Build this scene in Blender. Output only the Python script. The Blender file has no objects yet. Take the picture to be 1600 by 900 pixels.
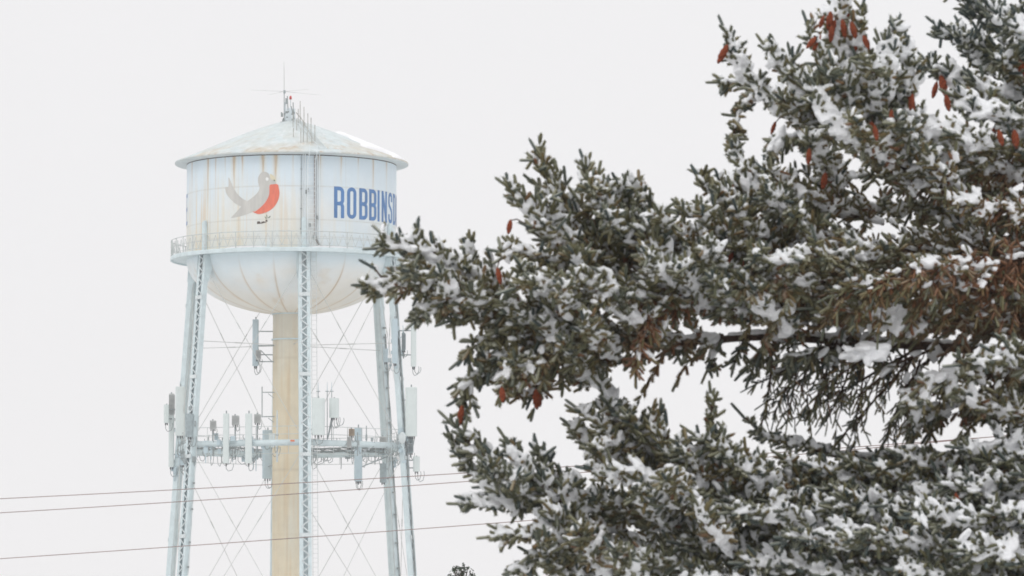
import bpy, bmesh, math, random
import numpy as np
from mathutils import Vector, Matrix

random.seed(7)
RNG = np.random.default_rng(11)
SC = bpy.context.scene
COL = SC.collection
PI = math.pi
R = math.radians

# ------------------------------------------------------------------ camera
F = 7436.0                       # focal length in 1600-px-wide pixels
HORIZON = 1056.0
PITCH = math.atan((HORIZON - 450.0) / F)
EYE = 1.7
cam_d = bpy.data.cameras.new('camera')
cam = bpy.data.objects.new('camera', cam_d)
COL.objects.link(cam)
cam.location = (0, 0, EYE)
cam.rotation_euler = (PI / 2 + PITCH, 0, 0)
cam_d.sensor_width = 36.0
cam_d.lens = F / 1600.0 * 36.0
cam_d.clip_start = 0.5
cam_d.clip_end = 20000.0
cam_d.dof.use_dof = True
cam_d.dof.focus_distance = 230.0
cam_d.dof.aperture_fstop = 15.0
SC.camera = cam

# ------------------------------------------------------------------ world: overcast winter sky
SUN_EL, SUN_AZ = R(42), R(205)   # azimuth clockwise from +Y: behind the camera, to the left
w = bpy.data.worlds.new('World')
SC.world = w
w.use_nodes = True
nt = w.node_tree
nt.nodes.clear()
N = nt.nodes.new
L = nt.links.new
out = N('ShaderNodeOutputWorld')
bg = N('ShaderNodeBackground')
sky = N('ShaderNodeTexSky')
sky.sky_type = 'NISHITA'
sky.sun_disc = False
sky.sun_elevation = SUN_EL
sky.sun_rotation = SUN_AZ
tc = N('ShaderNodeTexCoord')
sep = N('ShaderNodeSeparateXYZ')
ramp = N('ShaderNodeValToRGB')
ramp.color_ramp.elements[0].position = 0.0
ramp.color_ramp.elements[0].color = (0.872, 0.861, 0.868, 1)
ramp.color_ramp.elements[1].position = 1.0
ramp.color_ramp.elements[1].color = (1.22, 1.22, 1.23, 1)
e = ramp.color_ramp.elements.new(0.16)
e.color = (0.878, 0.871, 0.879, 1)
cl = N('ShaderNodeTexNoise')
cl.inputs['Scale'].default_value = 9.0
cl.inputs['Detail'].default_value = 3.0
clr = N('ShaderNodeMapRange')
clr.inputs['To Min'].default_value = 9.8
clr.inputs['To Max'].default_value = 10.25
mul = N('ShaderNodeVectorMath')
mul.operation = 'SCALE'
mix = N('ShaderNodeMix')
mix.data_type = 'RGBA'
mix.inputs[0].default_value = 0.985
L(tc.outputs['Generated'], sep.inputs[0])
L(sep.outputs['Z'], ramp.inputs[0])
L(tc.outputs['Generated'], cl.inputs['Vector'])
L(cl.outputs['Fac'], clr.inputs['Value'])
L(ramp.outputs[0], mul.inputs[0])
L(clr.outputs[0], mul.inputs['Scale'])
L(sky.outputs[0], mix.inputs[6])
L(mul.outputs[0], mix.inputs[7])
L(mix.outputs[2], bg.inputs['Color'])
bg.inputs['Strength'].default_value = 0.1
L(bg.outputs[0], out.inputs['Surface'])

sun_d = bpy.data.lights.new('sun', 'SUN')
sun_d.energy = 0.6
sun_d.angle = R(35)
sun_d.color = (1.0, 0.97, 0.93)
sun = bpy.data.objects.new('sun', sun_d)
COL.objects.link(sun)
_s = Vector((math.sin(SUN_AZ) * math.cos(SUN_EL), math.cos(SUN_AZ) * math.cos(SUN_EL), math.sin(SUN_EL)))
sun.rotation_euler = (-_s).to_track_quat('-Z', 'Y').to_euler()

SC.view_settings.view_transform = 'Standard'
SC.view_settings.look = 'None'
SC.view_settings.exposure = 0.0
SC.view_settings.gamma = 1.0
SC.view_settings.use_curve_mapping = False
SC.cycles.use_denoising = True
SC.cycles.max_bounces = 8
SC.cycles.diffuse_bounces = 4
SC.cycles.volume_bounces = 1
SC.cycles.filter_width = 1.7
SC.render.engine = 'CYCLES'

# ------------------------------------------------------------------ helpers
CP, SP = math.cos(PITCH), math.sin(PITCH)


def P(px, py, Y):
    """world point seen at photo pixel (px, py) that stands Y metres in front of the camera"""
    u = (px - 800.0) / F
    v = (450.0 - py) / F
    d = Vector((u, CP - SP * v, SP + CP * v))
    k = Y / d.y
    return Vector((d.x * k, Y, EYE + d.z * k))


def tag(o, label=None, cat=None, group=None, kind=None):
    if label:
        o['label'] = label
    if cat:
        o['category'] = cat
    if group:
        o['group'] = group
    if kind:
        o['kind'] = kind
    return o


ORG = {}


def empty(name, loc, label, cat, group=None):
    o = bpy.data.objects.new(name, None)
    COL.objects.link(o)
    o.location = loc
    ORG[o] = Vector(loc)
    return tag(o, label, cat, group)


def link_mesh(name, me, mats, parent=None):
    o = bpy.data.objects.new(name, me)
    COL.objects.link(o)
    for m in (mats if isinstance(mats, (list, tuple)) else [mats]):
        me.materials.append(m)
    if parent is not None:
        o.parent = parent
        ORG[o] = ORG[parent]
    return o


class MB:
    """collects geometry in world space, then links it as ONE mesh"""

    def __init__(self):
        self.v = []
        self.f = []
        self.m = []

    def add(self, vs, fs, mi=0):
        o = len(self.v)
        self.v.extend([tuple(x) for x in vs])
        self.f.extend([tuple(i + o for i in f) for f in fs])
        self.m.extend([mi] * len(fs))
        return self

    def box(self, c, s, X=(1, 0, 0), Y=(0, 1, 0), Z=(0, 0, 1), mi=0):
        c = Vector(c)
        X, Y, Z = Vector(X), Vector(Y), Vector(Z)
        a, b, d = s[0] / 2, s[1] / 2, s[2] / 2
        vs = [c + X * (a * i) + Y * (b * j) + Z * (d * k) for k in (-1, 1) for j in (-1, 1) for i in (-1, 1)]
        fs = [(0, 2, 3, 1), (4, 5, 7, 6), (0, 1, 5, 4), (2, 6, 7, 3), (0, 4, 6, 2), (1, 3, 7, 5)]
        return self.add(vs, fs, mi)

    def bar(self, p, q, wd, th, side, mi=0):
        """box from p to q; wd along 'side', th across"""
        p, q, side = Vector(p), Vector(q), Vector(side)
        z = q - p
        ln = z.length
        z.normalize()
        x = (side - z * side.dot(z)).normalized()
        y = z.cross(x)
        return self.box((p + q) / 2, (wd, th, ln), x, y, z, mi)

    def tube(self, pts, rad, n=6, cap=True, mi=0):
        pts = [Vector(p) for p in pts]
        k = len(pts)
        rs = rad if isinstance(rad, (list, tuple, np.ndarray)) else [rad] * k
        vs, fs = [], []
        u = None
        for i in range(k):
            t = (pts[min(i + 1, k - 1)] - pts[max(i - 1, 0)])
            if t.length < 1e-9:
                t = Vector((0, 0, 1))
            t.normalize()
            if u is None:
                a = Vector((0, 0, 1)) if abs(t.z) < 0.9 else Vector((1, 0, 0))
                u = t.cross(a).normalized()
            else:
                u = (u - t * u.dot(t)).normalized()
            wv = t.cross(u)
            for j in range(n):
                an = 2 * PI * j / n
                vs.append(pts[i] + (u * math.cos(an) + wv * math.sin(an)) * float(rs[i]))
        for i in range(k - 1):
            for j in range(n):
                a, b = i * n + j, i * n + (j + 1) % n
                fs.append((a, b, b + n, a + n))
        if cap:
            fs.append(tuple(range(n - 1, -1, -1)))
            fs.append(tuple(range((k - 1) * n, k * n)))
        return self.add(vs, fs, mi)

    def ball(self, c, r, sc=(1, 1, 1), nu=12, nv=8, mi=0):
        vs, fs = [], []
        c = Vector(c)
        for i in range(nv + 1):
            th = PI * i / nv
            for j in range(nu):
                ph = 2 * PI * j / nu
                vs.append(c + Vector((r * sc[0] * math.sin(th) * math.cos(ph), r * sc[1] * math.sin(th) * math.sin(ph), r * sc[2] * math.cos(th))))
        for i in range(nv):
            for j in range(nu):
                a, b = i * nu + j, i * nu + (j + 1) % nu
                fs.append((a, a + nu, b + nu, b))
        return self.add(vs, fs, mi)

    def build(self, name, mats, parent=None, smooth=False, bevel=0.0):
        o0 = ORG[parent] if parent is not None else Vector((0, 0, 0))
        me = bpy.data.meshes.new(name)
        me.from_pydata([(x[0] - o0.x, x[1] - o0.y, x[2] - o0.z) for x in self.v], [], self.f)
        if any(self.m):
            me.polygons.foreach_set('material_index', self.m)
        if bevel > 0:
            bm = bmesh.new()
            bm.from_mesh(me)
            bmesh.ops.remove_doubles(bm, verts=bm.verts, dist=1e-5)
            bmesh.ops.bevel(bm, geom=list(bm.edges), offset=bevel, segments=2, affect='EDGES', profile=0.6)
            bm.to_mesh(me)
            bm.free()
        if smooth:
            me.polygons.foreach_set('use_smooth', [True] * len(me.polygons))
        me.update()
        return link_mesh(name, me, mats, parent)


def mesh_np(name, verts, faces_flat, nper, mats, parent, attr=None, smooth=False):
    """fast mesh from numpy arrays; every face has nper corners"""
    o0 = ORG[parent]
    v = np.asarray(verts, np.float32) - np.array([o0.x, o0.y, o0.z], np.float32)
    nf = len(faces_flat) // nper
    me = bpy.data.meshes.new(name)
    me.vertices.add(len(v))
    me.vertices.foreach_set('co', v.ravel())
    me.loops.add(len(faces_flat))
    me.loops.foreach_set('vertex_index', np.asarray(faces_flat, np.int32))
    me.polygons.add(nf)
    me.polygons.foreach_set('loop_start', np.arange(0, nf * nper, nper, dtype=np.int32))
    if smooth:
        me.polygons.foreach_set('use_smooth', np.ones(nf, bool))
    if attr is not None:
        for an, av in attr.items():
            av = np.asarray(av, np.float32)
            if av.ndim == 1:
                a = me.attributes.new(an, 'FLOAT', 'POINT')
                a.data.foreach_set('value', av)
            else:
                a = me.attributes.new(an, 'FLOAT_COLOR', 'POINT')
                a.data.foreach_set('color', np.hstack([av, np.ones((len(av), 1), np.float32)]).ravel())
    me.update(calc_edges=True)
    return link_mesh(name, me, mats, parent)


def mat(name, col, rough=0.6, var=0.12, scale=1.0, col2=None, bump=0.0, bscale=None, metal=0.0, stretch=None, attr=None, spec=0.4):
    m = bpy.data.materials.new(name)
    m.use_nodes = True
    t = m.node_tree
    b = t.nodes['Principled BSDF']
    b.inputs['Roughness'].default_value = rough
    b.inputs['Metallic'].default_value = metal
    b.inputs['Specular IOR Level'].default_value = spec
    tcn = t.nodes.new('ShaderNodeTexCoord')
    vec = tcn.outputs['Object']
    if stretch:
        mp = t.nodes.new('ShaderNodeMapping')
        mp.inputs['Scale'].default_value = stretch
        t.links.new(vec, mp.inputs['Vector'])
        vec = mp.outputs[0]
    nz = t.nodes.new('ShaderNodeTexNoise')
    nz.inputs['Scale'].default_value = scale
    nz.inputs['Detail'].default_value = 6
    nz.inputs['Roughness'].default_value = 0.65
    t.links.new(vec, nz.inputs['Vector'])
    rp = t.nodes.new('ShaderNodeValToRGB')
    c2 = col2 or tuple(c * (1 - var) for c in col)
    rp.color_ramp.elements[0].position = 0.38
    rp.color_ramp.elements[0].color = (*c2, 1)
    rp.color_ramp.elements[1].position = 0.64
    rp.color_ramp.elements[1].color = (*col, 1)
    t.links.new(nz.outputs['Fac'], rp.inputs[0])
    csock = rp.outputs[0]
    if attr:
        at = t.nodes.new('ShaderNodeAttribute')
        at.attribute_name = attr
        mx = t.nodes.new('ShaderNodeMix')
        mx.data_type = 'RGBA'
        mx.blend_type = 'MULTIPLY'
        mx.inputs[0].default_value = 1.0
        t.links.new(csock, mx.inputs[6])
        t.links.new(at.outputs['Color'], mx.inputs[7])
        csock = mx.outputs[2]
    t.links.new(csock, b.inputs['Base Color'])
    if bump > 0:
        n2 = t.nodes.new('ShaderNodeTexNoise')
        n2.inputs['Scale'].default_value = bscale or scale * 4
        n2.inputs['Detail'].default_value = 4
        t.links.new(vec, n2.inputs['Vector'])
        bp = t.nodes.new('ShaderNodeBump')
        bp.inputs['Strength'].default_value = bump
        bp.inputs['Distance'].default_value = 0.02
        t.links.new(n2.outputs['Fac'], bp.inputs['Height'])
        t.links.new(bp.outputs[0], b.inputs['Normal'])
    return m


def vnoise(x, y, seed=0):
    """smooth value noise, numpy"""
    xi, yi = np.floor(x).astype(np.int64), np.floor(y).astype(np.int64)
    fx, fy = x - xi, y - yi
    fx, fy = fx * fx * (3 - 2 * fx), fy * fy * (3 - 2 * fy)

    def h(a, b):
        n = (a * 374761393 + b * 668265263 + seed * 1442695041) & 0x7fffffff
        n = ((n ^ (n >> 13)) * 1274126177) & 0x7fffffff
        return ((n ^ (n >> 16)) & 0xffff) / 65535.0
    return (h(xi, yi) * (1 - fx) + h(xi + 1, yi) * fx) * (1 - fy) + (h(xi, yi + 1) * (1 - fx) + h(xi + 1, yi + 1) * fx) * fy


def fbm(x, y, seed=0, o=4):
    s = 0
    a = 0.5
    for i in range(o):
        s = s + a * vnoise(x * 2 ** i, y * 2 ** i, seed + i)
        a *= 0.5
    return s / (1 - 0.5 ** o)


# ------------------------------------------------------------------ materials
M = {}
M['paint'] = mat('tank_paint', (1.0, 1.0, 1.0), 0.5, 0.05, 0.6, attr='stain', spec=0.3)
M['roofpaint'] = mat('roof_paint', (1.0, 1.0, 1.0), 0.65, 0.10, 1.2, attr='stain', spec=0.2)
M['steel'] = mat('pale_blue_steel', (0.66, 0.765, 0.79), 0.5, 0.14, 1.5)
M['steel_white'] = mat('white_steel', (0.68, 0.74, 0.75), 0.5, 0.15, 2.0)
M['steel_dark'] = mat('shadowed_lacing_steel', (0.50, 0.60, 0.63), 0.55, 0.3, 2.0)
M['rod'] = mat('tie_rod_steel', (0.60, 0.62, 0.60), 0.5, 0.2, 2.0)
M['rail'] = mat('rail_paint', (0.60, 0.64, 0.63), 0.5, 0.2, 2.0)
M['riser'] = mat('riser_paint', (1.0, 1.0, 1.0), 0.6, 0.08, 0.8, attr='stain', spec=0.2)
M['blue'] = mat('blue_sign_paint', (0.058, 0.205, 0.49), 0.5, 0.25, 2.4, stretch=(1, 1, .18))
M['birdgrey'] = mat('faded_grey_paint', (0.60, 0.59, 0.555), 0.6, 0.16, 2.4, stretch=(1, 1, .18))
M['birdred'] = mat('faded_red_paint', (0.84, 0.175, 0.095), 0.6, 0.2, 2.4, stretch=(1, 1, .18))
M['birdbeak'] = mat('faded_yellow_paint', (0.72, 0.66, 0.48), 0.6, 0.08, 2.0)
M['birdwhite'] = mat('white_mark_paint', (0.85, 0.86, 0.85), 0.6, 0.05, 2.0)
M['birddark'] = mat('dark_mark_paint', (0.07, 0.045, 0.03), 0.6, 0.3, 3.0)
M['birdgreen'] = mat('green_mark_paint', (0.12, 0.19, 0.12), 0.6, 0.3, 3.0)
M['pipe'] = mat('pale_pipe_paint', (0.80, 0.86, 0.89), 0.5, 0.06, 2.0)
M['radome'] = mat('antenna_radome', (0.67, 0.735, 0.725), 0.45, 0.06, 2.0)
M['radome_blue'] = mat('antenna_radome_blue', (0.50, 0.61, 0.66), 0.45, 0.10, 2.0)
M['radome_dark'] = mat('antenna_radome_dark', (0.34, 0.41, 0.43), 0.5, 0.25, 4.0)
M['radio'] = mat('radio_grey', (0.58, 0.60, 0.59), 0.5, 0.2, 4.0)
M['galv'] = mat('galvanised', (0.38, 0.43, 0.44), 0.45, 0.3, 4.0, metal=0.3)
M['galv_pale'] = mat('weathered_rail', (0.50, 0.50, 0.46), 0.55, 0.35, 3.0)
M['tan'] = mat('tan_box', (0.42, 0.33, 0.24), 0.6, 0.2, 3.0)
M['black'] = mat('black_cable', (0.05, 0.05, 0.055), 0.5, 0.3, 4.0)
M['cable'] = mat('grey_cable', (0.30, 0.34, 0.34), 0.5, 0.3, 4.0)
M['brown'] = mat('brown_cable', (0.20, 0.13, 0.10), 0.6, 0.3, 3.0)
M['red'] = mat('red_lens', (0.62, 0.04, 0.03), 0.3, 0.2, 5.0)
M['orange'] = mat('orange_sign', (0.75, 0.20, 0.08), 0.5, 0.1, 5.0)
M['wire'] = mat('wire', (0.30, 0.20, 0.19), 0.6, 0.2, 0.5)
M['snow'] = mat('snow', (0.86, 0.87, 0.89), 0.75, 0.03, 12.0, bump=0.35, bscale=60.0, spec=0.2)
M['snow_roof'] = mat('roof_snow', (0.90, 0.90, 0.92), 0.8, 0.02, 1.0, bump=0.3, bscale=3.0, spec=0.1)
M['ground_snow'] = mat('ground_snow', (0.82, 0.83, 0.85), 0.85, 0.06, 0.05, (0.48, 0.47, 0.44), bump=0.4, bscale=0.6, spec=0.1)
M['bark'] = mat('spruce_bark', (0.11, 0.070, 0.052), 0.9, 0.5, 30.0, bump=0.8, bscale=60.0, spec=0.1)
M['cone'] = mat('cone_scales', (0.36, 0.088, 0.040), 0.65, 0.6, 90.0, bump=0.4, bscale=160.0, spec=0.2)
M['leaf'] = mat('evergreen_leaf', (0.035, 0.06, 0.03), 0.5, 0.4, 6.0)


def needle_mat():
    m = bpy.data.materials.new('spruce_needles')
    m.use_nodes = True
    t = m.node_tree
    b = t.nodes['Principled BSDF']
    b.inputs['Roughness'].default_value = 0.55
    b.inputs['Specular IOR Level'].default_value = 0.3
    at = t.nodes.new('ShaderNodeAttribute')
    at.attribute_name = 'hue'
    rp = t.nodes.new('ShaderNodeValToRGB')
    cr = rp.color_ramp
    cr.elements[0].position = 0.0
    cr.elements[0].color = (0.072, 0.094, 0.090, 1)
    cr.elements[1].position = 1.0
    cr.elements[1].color = (0.25, 0.105, 0.052, 1)
    for p, c in ((0.18, (0.122, 0.128, 0.080)), (0.38, (0.165, 0.152, 0.074)), (0.6, (0.190, 0.138, 0.062)), (0.82, (0.205, 0.102, 0.050))):
        el = cr.elements.new(p)
        el.color = (*c, 1)
    t.links.new(at.outputs['Fac'], rp.inputs[0])
    af = t.nodes.new('ShaderNodeAttribute')
    af.attribute_name = 'frost'
    mx = t.nodes.new('ShaderNodeMix')
    mx.data_type = 'RGBA'
    t.links.new(af.outputs['Fac'], mx.inputs[0])
    t.links.new(rp.outputs[0], mx.inputs[6])
    mx.inputs[7].default_value = (0.52, 0.52, 0.43, 1)
    t.links.new(mx.outputs[2], b.inputs['Base Color'])
    return m


M['needle'] = needle_mat()

# ------------------------------------------------------------------ ground
g = MB()
xs = [-9000, -3000, -900, -300, -90, -30, 0, 30, 90, 300, 900, 3000, 9000]
ys = [-3000, -900, -200, -40, 0, 15, 30, 60, 120, 240, 340, 500, 1200, 4000, 9000]
for j, y in enumerate(ys):
    for i, x in enumerate(xs):
        zz = 0.0 if abs(x) > 800 or y > 900 or y < -100 else 0.05 * math.sin(x * 0.31 + y * 0.17)
        g.v.append((x, y, zz))
n = len(xs)
for j in range(len(ys) - 1):
    for i in range(n - 1):
        a = j * n + i
        g.f.append((a, a + 1, a + n + 1, a + n))
        g.m.append(0)
tag(g.build('ground', M['ground_snow']), kind='structure')

# ------------------------------------------------------------------ water tower
D = 340.0
AX = 455.0
axp = P(AX, 500, D)
TX = axp.x
APP = math.atan2(-TX, D)           # the side that faces the camera


def zT(py):
    return P(AX, py, D).z


S = F / (D * CP + (zT(500) - EYE) * SP)       # photo pixels per metre at the tower


def T(r, th_deg, z):
    a = R(th_deg) + APP
    return Vector((TX + r * math.sin(a), D - r * math.cos(a), z))


def hit(px, py, rad):
    """where the sight line of a photo pixel meets the tank wall: (angle in degrees, height)"""
    u = (px - 800.0) / F
    v = (450.0 - py) / F
    d = np.array([u, CP - SP * v, SP + CP * v])
    ox, oy = -TX, -D
    a = d[0] ** 2 + d[1] ** 2
    b = 2 * (ox * d[0] + oy * d[1])
    c = ox * ox + oy * oy - rad * rad
    disc = max(b * b - 4 * a * c, 0.0)
    t = (-b - math.sqrt(disc)) / (2 * a)
    x, y = ox + d[0] * t, oy + d[1] * t
    th = math.degrees(math.atan2(x, -y) - APP)
    return (th + 180) % 360 - 180, EYE + d[2] * t


tower = empty('water_tower', (TX, D, 0), 'pale blue six-legged water tower with a robin and blue lettering on its round tank', 'water tower')
RT = 164.0 / S          # tank radius
RE = 182.5 / S          # eave radius
RB = 189.0 / S          # balcony radius
Z_EAVE, Z_WTOP, Z_BAL = zT(257.5), zT(259.5), zT(406.0)
Z_BOT = zT(492.0)
Z_APEX = zT(186.0)


def lathe_np(name, prof, nth, mats, parent, colfn, smooth=True):
    prof = np.array(prof)
    th = np.linspace(-180, 180, nth, endpoint=False)
    A, I = np.meshgrid(th, np.arange(len(prof)))
    r, z = prof[I, 0], prof[I, 1]
    a = np.radians(A) + APP
    v = np.stack([TX + r * np.sin(a), D - r * np.cos(a), z], -1).reshape(-1, 3)
    k = len(prof)
    jj, ii = np.meshgrid(np.arange(nth), np.arange(k - 1))
    a0 = ii * nth + jj
    b0 = ii * nth + (jj + 1) % nth
    f = np.stack([a0, b0, b0 + nth, a0 + nth], -1).reshape(-1)
    c = colfn(A.reshape(-1), z.reshape(-1), r.reshape(-1))
    return mesh_np(name, v, f, 4, mats, parent, {'stain': c}, smooth)


def mixc(c, c2, f):
    f = np.clip(f, 0, 1)[:, None]
    return c * (1 - f) + np.array(c2)[None, :] * f


RUST = (0.42, 0.24, 0.10)
WASH = (0.76, 0.70, 0.56)


def wall_col(A, z, r):
    c = np.tile(np.array([0.70, 0.805, 0.875]), (len(A), 1))
    f = (Z_WTOP - z) / (Z_WTOP - Z_BAL)                       # 0 top, 1 balcony
    # paint weathered cream in the lower, left part of the wall
    n1 = fbm(A * 0.07 + 20, z * 0.35, 3)
    left = 1 / (1 + np.exp((A - 0) / 14.0))
    washed = np.clip((n1 - 0.18) * 1.6, 0, 1) * np.clip((f - 0.12) * 2.2, 0, 1)
    c = mixc(c, (0.80, 0.80, 0.77), washed * 0.9)
    c = mixc(c, WASH, washed * left * np.clip((f - 0.2) * 1.8, 0, 1) * 0.72)
    # vertical runs
    run = np.clip((fbm(A * 0.55 + 7, z * 0.10, 9) - 0.56) * 5, 0, 1)
    c = mixc(c, WASH, run * np.clip(f * 1.6, 0, 1) * 0.55 * (0.35 + left))
    run2 = np.clip((fbm(A * 0.8 + 90, z * 0.12, 19) - 0.62) * 6, 0, 1)
    c = mixc(c, (0.70, 0.55, 0.36), run2 * left * np.clip((f - 0.05) * 2, 0, 1) * 0.6)
    # rust runs from the eave
    for px, ln, wd, st in ((325, .46, .65, .8), (337, .42, .4, .45), (366, .28, .75, 1.3), (379, .15, .5, .9), (411, .22, .75, 1.25), (430.5, .26, .8, 1.3),
                           (499, .15, .75, 1.1), (533, .16, .5, .7), (583, .30, .55, .8), (352, .2, .3, .3), (458, .2, .3, .3), (560, .12, .4, .4), (604, .2, .8, .5), (300, .3, .9, .4)):
        a0, _ = hit(px, 262, RT)
        wob = (vnoise(z * 1.3, z * 0 + px, 5) - .5) * 0.35
        prof = np.exp(-((A - a0 - wob) / (wd * (1 - 0.55 * np.clip(f / ln, 0, 1)))) ** 2)
        k = np.exp(-(f / ln) ** 1.6) * (0.65 + 0.7 * vnoise(A * 6, z * 2, 8))
        c = mixc(c, RUST, prof * k * st * 1.15)
        c = mixc(c, WASH, np.exp(-((A - a0) / (wd * 2.2)) ** 2) * np.exp(-(f / (ln * 2.2)) ** 2) * st * 0.4)
    # plate seams: two rings and a lap joint every 20 degrees
    for zz in (zT(307), zT(358), zT(384)):
        c = mixc(c, (0.50, 0.48, 0.42), np.exp(-((z - zz) / 0.045) ** 2) * (0.20 + 0.4 * fbm(A * 0.4, z * 0, 44)))
    m = np.abs((A + 9.7 + 10) % 20 - 10)
    c = mixc(c, (0.52, 0.54, 0.52), np.exp(-(m / 0.16) ** 2) * 0.28)
    return c


prof = [(RT, zz) for zz in np.linspace(Z_WTOP + 0.35, Z_BAL, 150)]
tank = lathe_np('tank_wall', prof, 1080, M['paint'], tower, wall_col)


def bowl_col(A, z, r):
    f = (Z_BAL - z) / (Z_BAL - Z_BOT)
    c = np.tile(np.array([0.76, 0.86, 0.905]), (len(A), 1))
    n1 = fbm(A * 0.05 + 3, f * 3, 31)
    c = mixc(c, (0.90, 0.885, 0.84), np.clip((f - 0.12) * 2.0 + (n1 - .5) * 1.2, 0, 1) * 0.85)
    c = mixc(c, (0.84, 0.72, 0.53), np.clip((f - 0.50) * 1.6 + (n1 - .5) * 1.1, 0, 1) * 0.6)
    m = np.abs((A + 9.7 + 10) % 20 - 10) * r / RT
    s = np.exp(-(m / 0.30) ** 2)
    # one seam (right) is the rustiest
    k = 0.45 + 0.5 * fbm(A * 0.02, f * 4, 36) + np.where(np.abs(A - 30.3) < 4, 0.45, 0)
    c = mixc(c, (0.44, 0.29, 0.15), s * k * np.clip((f - .05) * 2.2, 0.12, 1))
    c = mixc(c, (0.72, 0.58, 0.40), np.exp(-(m / 1.1) ** 2) * 0.35 * np.clip((f - .15) * 1.6, 0, 1))
    blot = np.clip((fbm(A * 0.10 + 50, f * 6, 61) - 0.66) * 7, 0, 1)
    c = mixc(c, (0.66, 0.52, 0.34), blot * 0.4 * np.clip(f * 1.5, 0, 1))
    return c


prof = []
for i in range(61):
    a = PI / 2 * i / 60
    rr = RT * math.cos(a)
    if rr < 27.5 / S:
        break
    prof.append((rr, Z_BAL - (Z_BAL - Z_BOT) * math.sin(a) ** 1.0))
bowl = lathe_np('tank_bowl', prof, 720, M['paint'], tower, bowl_col)


def roof_col(A, z, r):
    c = np.tile(np.array([0.62, 0.69, 0.70]), (len(A), 1))
    n1 = fbm(A * 0.06 + 11, r * 0.5, 71)
    n2 = fbm(A * 0.35 + 11, r * 2.4, 75)
    edge = np.clip((r - 4.2) / 4, 0, 1)
    c = mixc(c, (0.60, 0.52, 0.39), np.clip((n1 - .40) * 3.2, 0, 1) * (0.15 + 0.55 * edge))
    c = mixc(c, (0.48, 0.33, 0.19), np.clip((n2 - .62) * 6, 0, 1) * 0.5 * (0.2 + edge))
    c = mixc(c, (0.80, 0.82, 0.84), np.clip((fbm(A * 0.5, r * 3, 79) - .54) * 5, 0, 1) * 0.5)   # dusting of snow
    m = np.abs((A + 9.7 + 10) % 20 - 10) * r / RE
    c = mixc(c, (0.52, 0.50, 0.45), np.exp(-(m / 0.16) ** 2) * 0.3)
    under = (z < Z_EAVE + 0.035)
    c[under] = np.array([0.68, 0.73, 0.73]) * (0.9 + 0.2 * n1[under][:, None])
    return c


# cone with a soft kick at the rim, a thin lip and the sloping soffit below
def roof_z(r):
    q = r / RE
    return Z_EAVE + 0.10 + (Z_APEX - Z_EAVE - 0.10) * (1 - q) * (1 + 0.10 * math.sin(PI * min(q, 1)))


prof = [(0.02, roof_z(0.02))] + [(RE * q, roof_z(RE * q)) for q in np.linspace(0.03, 1.0, 40)]
prof += [(RE + 0.02, Z_EAVE + 0.04), (RE, Z_EAVE - 0.02), (RE - 0.05, Z_EAVE - 0.02), (RT - 0.01, Z_WTOP + 0.03)]
roof = lathe_np('roof', prof[::-1], 360, M['roofpaint'], tower, roof_col, smooth=True)

# snow still lying on the far right of the roof
sn = MB()
nr, na = 22, 60
for k in (0, 1):
    for j in range(na + 1):
        for i in range(nr + 1):
            q = i / nr
            rr = RE * (0.36 + 0.635 * q)
            a0 = 74 - 20 * q + 9 * math.sin(q * 7.3 + 1) + 5 * math.sin(q * 17)
            a = a0 + (178 - a0) * j / na
            ed = min(1, min(i, nr - i) / 2.5) * min(1, min(j, na - j) / 3.0)
            h = 0.25 * math.sqrt(max(ed, 0)) * (0.75 + 0.5 * float(vnoise(np.array(a * .1), np.array(rr * .8), 2))) if k else -0.03
            sn.v.append(T(rr, a, roof_z(rr) + h))
st = (nr + 1)
off = (na + 1) * st
for j in range(na):
    for i in range(nr):
        a = j * st + i
        sn.f.append((off + a, off + a + 1, off + a + st + 1, off + a + st))
        sn.f.append((a, a + st, a + st + 1, a + 1))
for j in range(na):
    a, b = j * st, (j + 1) * st
    sn.f.append((a, off + a, off + b, b))
    a, b = j * st + nr, (j + 1) * st + nr
    sn.f.append((a, b, off + b, off + a))
for i in range(nr):
    a, b = i, i + 1
    sn.f.append((a, b, off + b, off + a))
    a, b = na * st + i, na * st + i + 1
    sn.f.append((a, off + a, off + b, b))
sn.m = [0] * len(sn.f)
sn.build('roof_snow', M['snow_roof'], roof, smooth=True)

# ---- painted marks follow the curved wall
def wrap(bm, lift, faces_mat=0):
    """cut a flat (angle, height) mesh into narrow strips and wrap it round the tank"""
    bmesh.ops.triangulate(bm, faces=bm.faces[:])
    lo = min(v.co.x for v in bm.verts)
    hi = max(v.co.x for v in bm.verts)
    a = math.ceil(lo / 1.0)
    while a < hi:
        geom = bm.verts[:] + bm.edges[:] + bm.faces[:]
        bmesh.ops.bisect_plane(bm, geom=geom, plane_co=(a, 0, 0), plane_no=(1, 0, 0), dist=1e-4)
        a += 1.0
    vs = []
    bm.verts.index_update()
    for v in bm.verts:
        vs.append(T(RT + lift, v.co.x, v.co.y))
    fs = [tuple(v.index for v in f.verts) for f in bm.faces]
    return vs, fs


def poly_mark(mb, pts, lift, mi):
    bm = bmesh.new()
    vs = [bm.verts.new((p[0], p[1], 0)) for p in pts]
    f = bm.faces.new(vs)
    f.normal_update()
    if f.normal.z < 0:
        bmesh.ops.reverse_faces(bm, faces=[f])
    v, fs = wrap(bm, lift)
    bm.free()
    mb.add(v, fs, mi)


def smooth_closed(pts, sub=6):
    out = []
    n = len(pts)
    for i in range(n):
        p0, p1, p2, p3 = [np.array(pts[(i + k - 1) % n], float) for k in range(4)]
        for s in range(sub):
            t = s / sub
            out.append(0.5 * ((2 * p1) + (-p0 + p2) * t + (2 * p0 - 5 * p1 + 4 * p2 - p3) * t * t + (-p0 + 3 * p1 - 3 * p2 + p3) * t ** 3))
    return out


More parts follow.
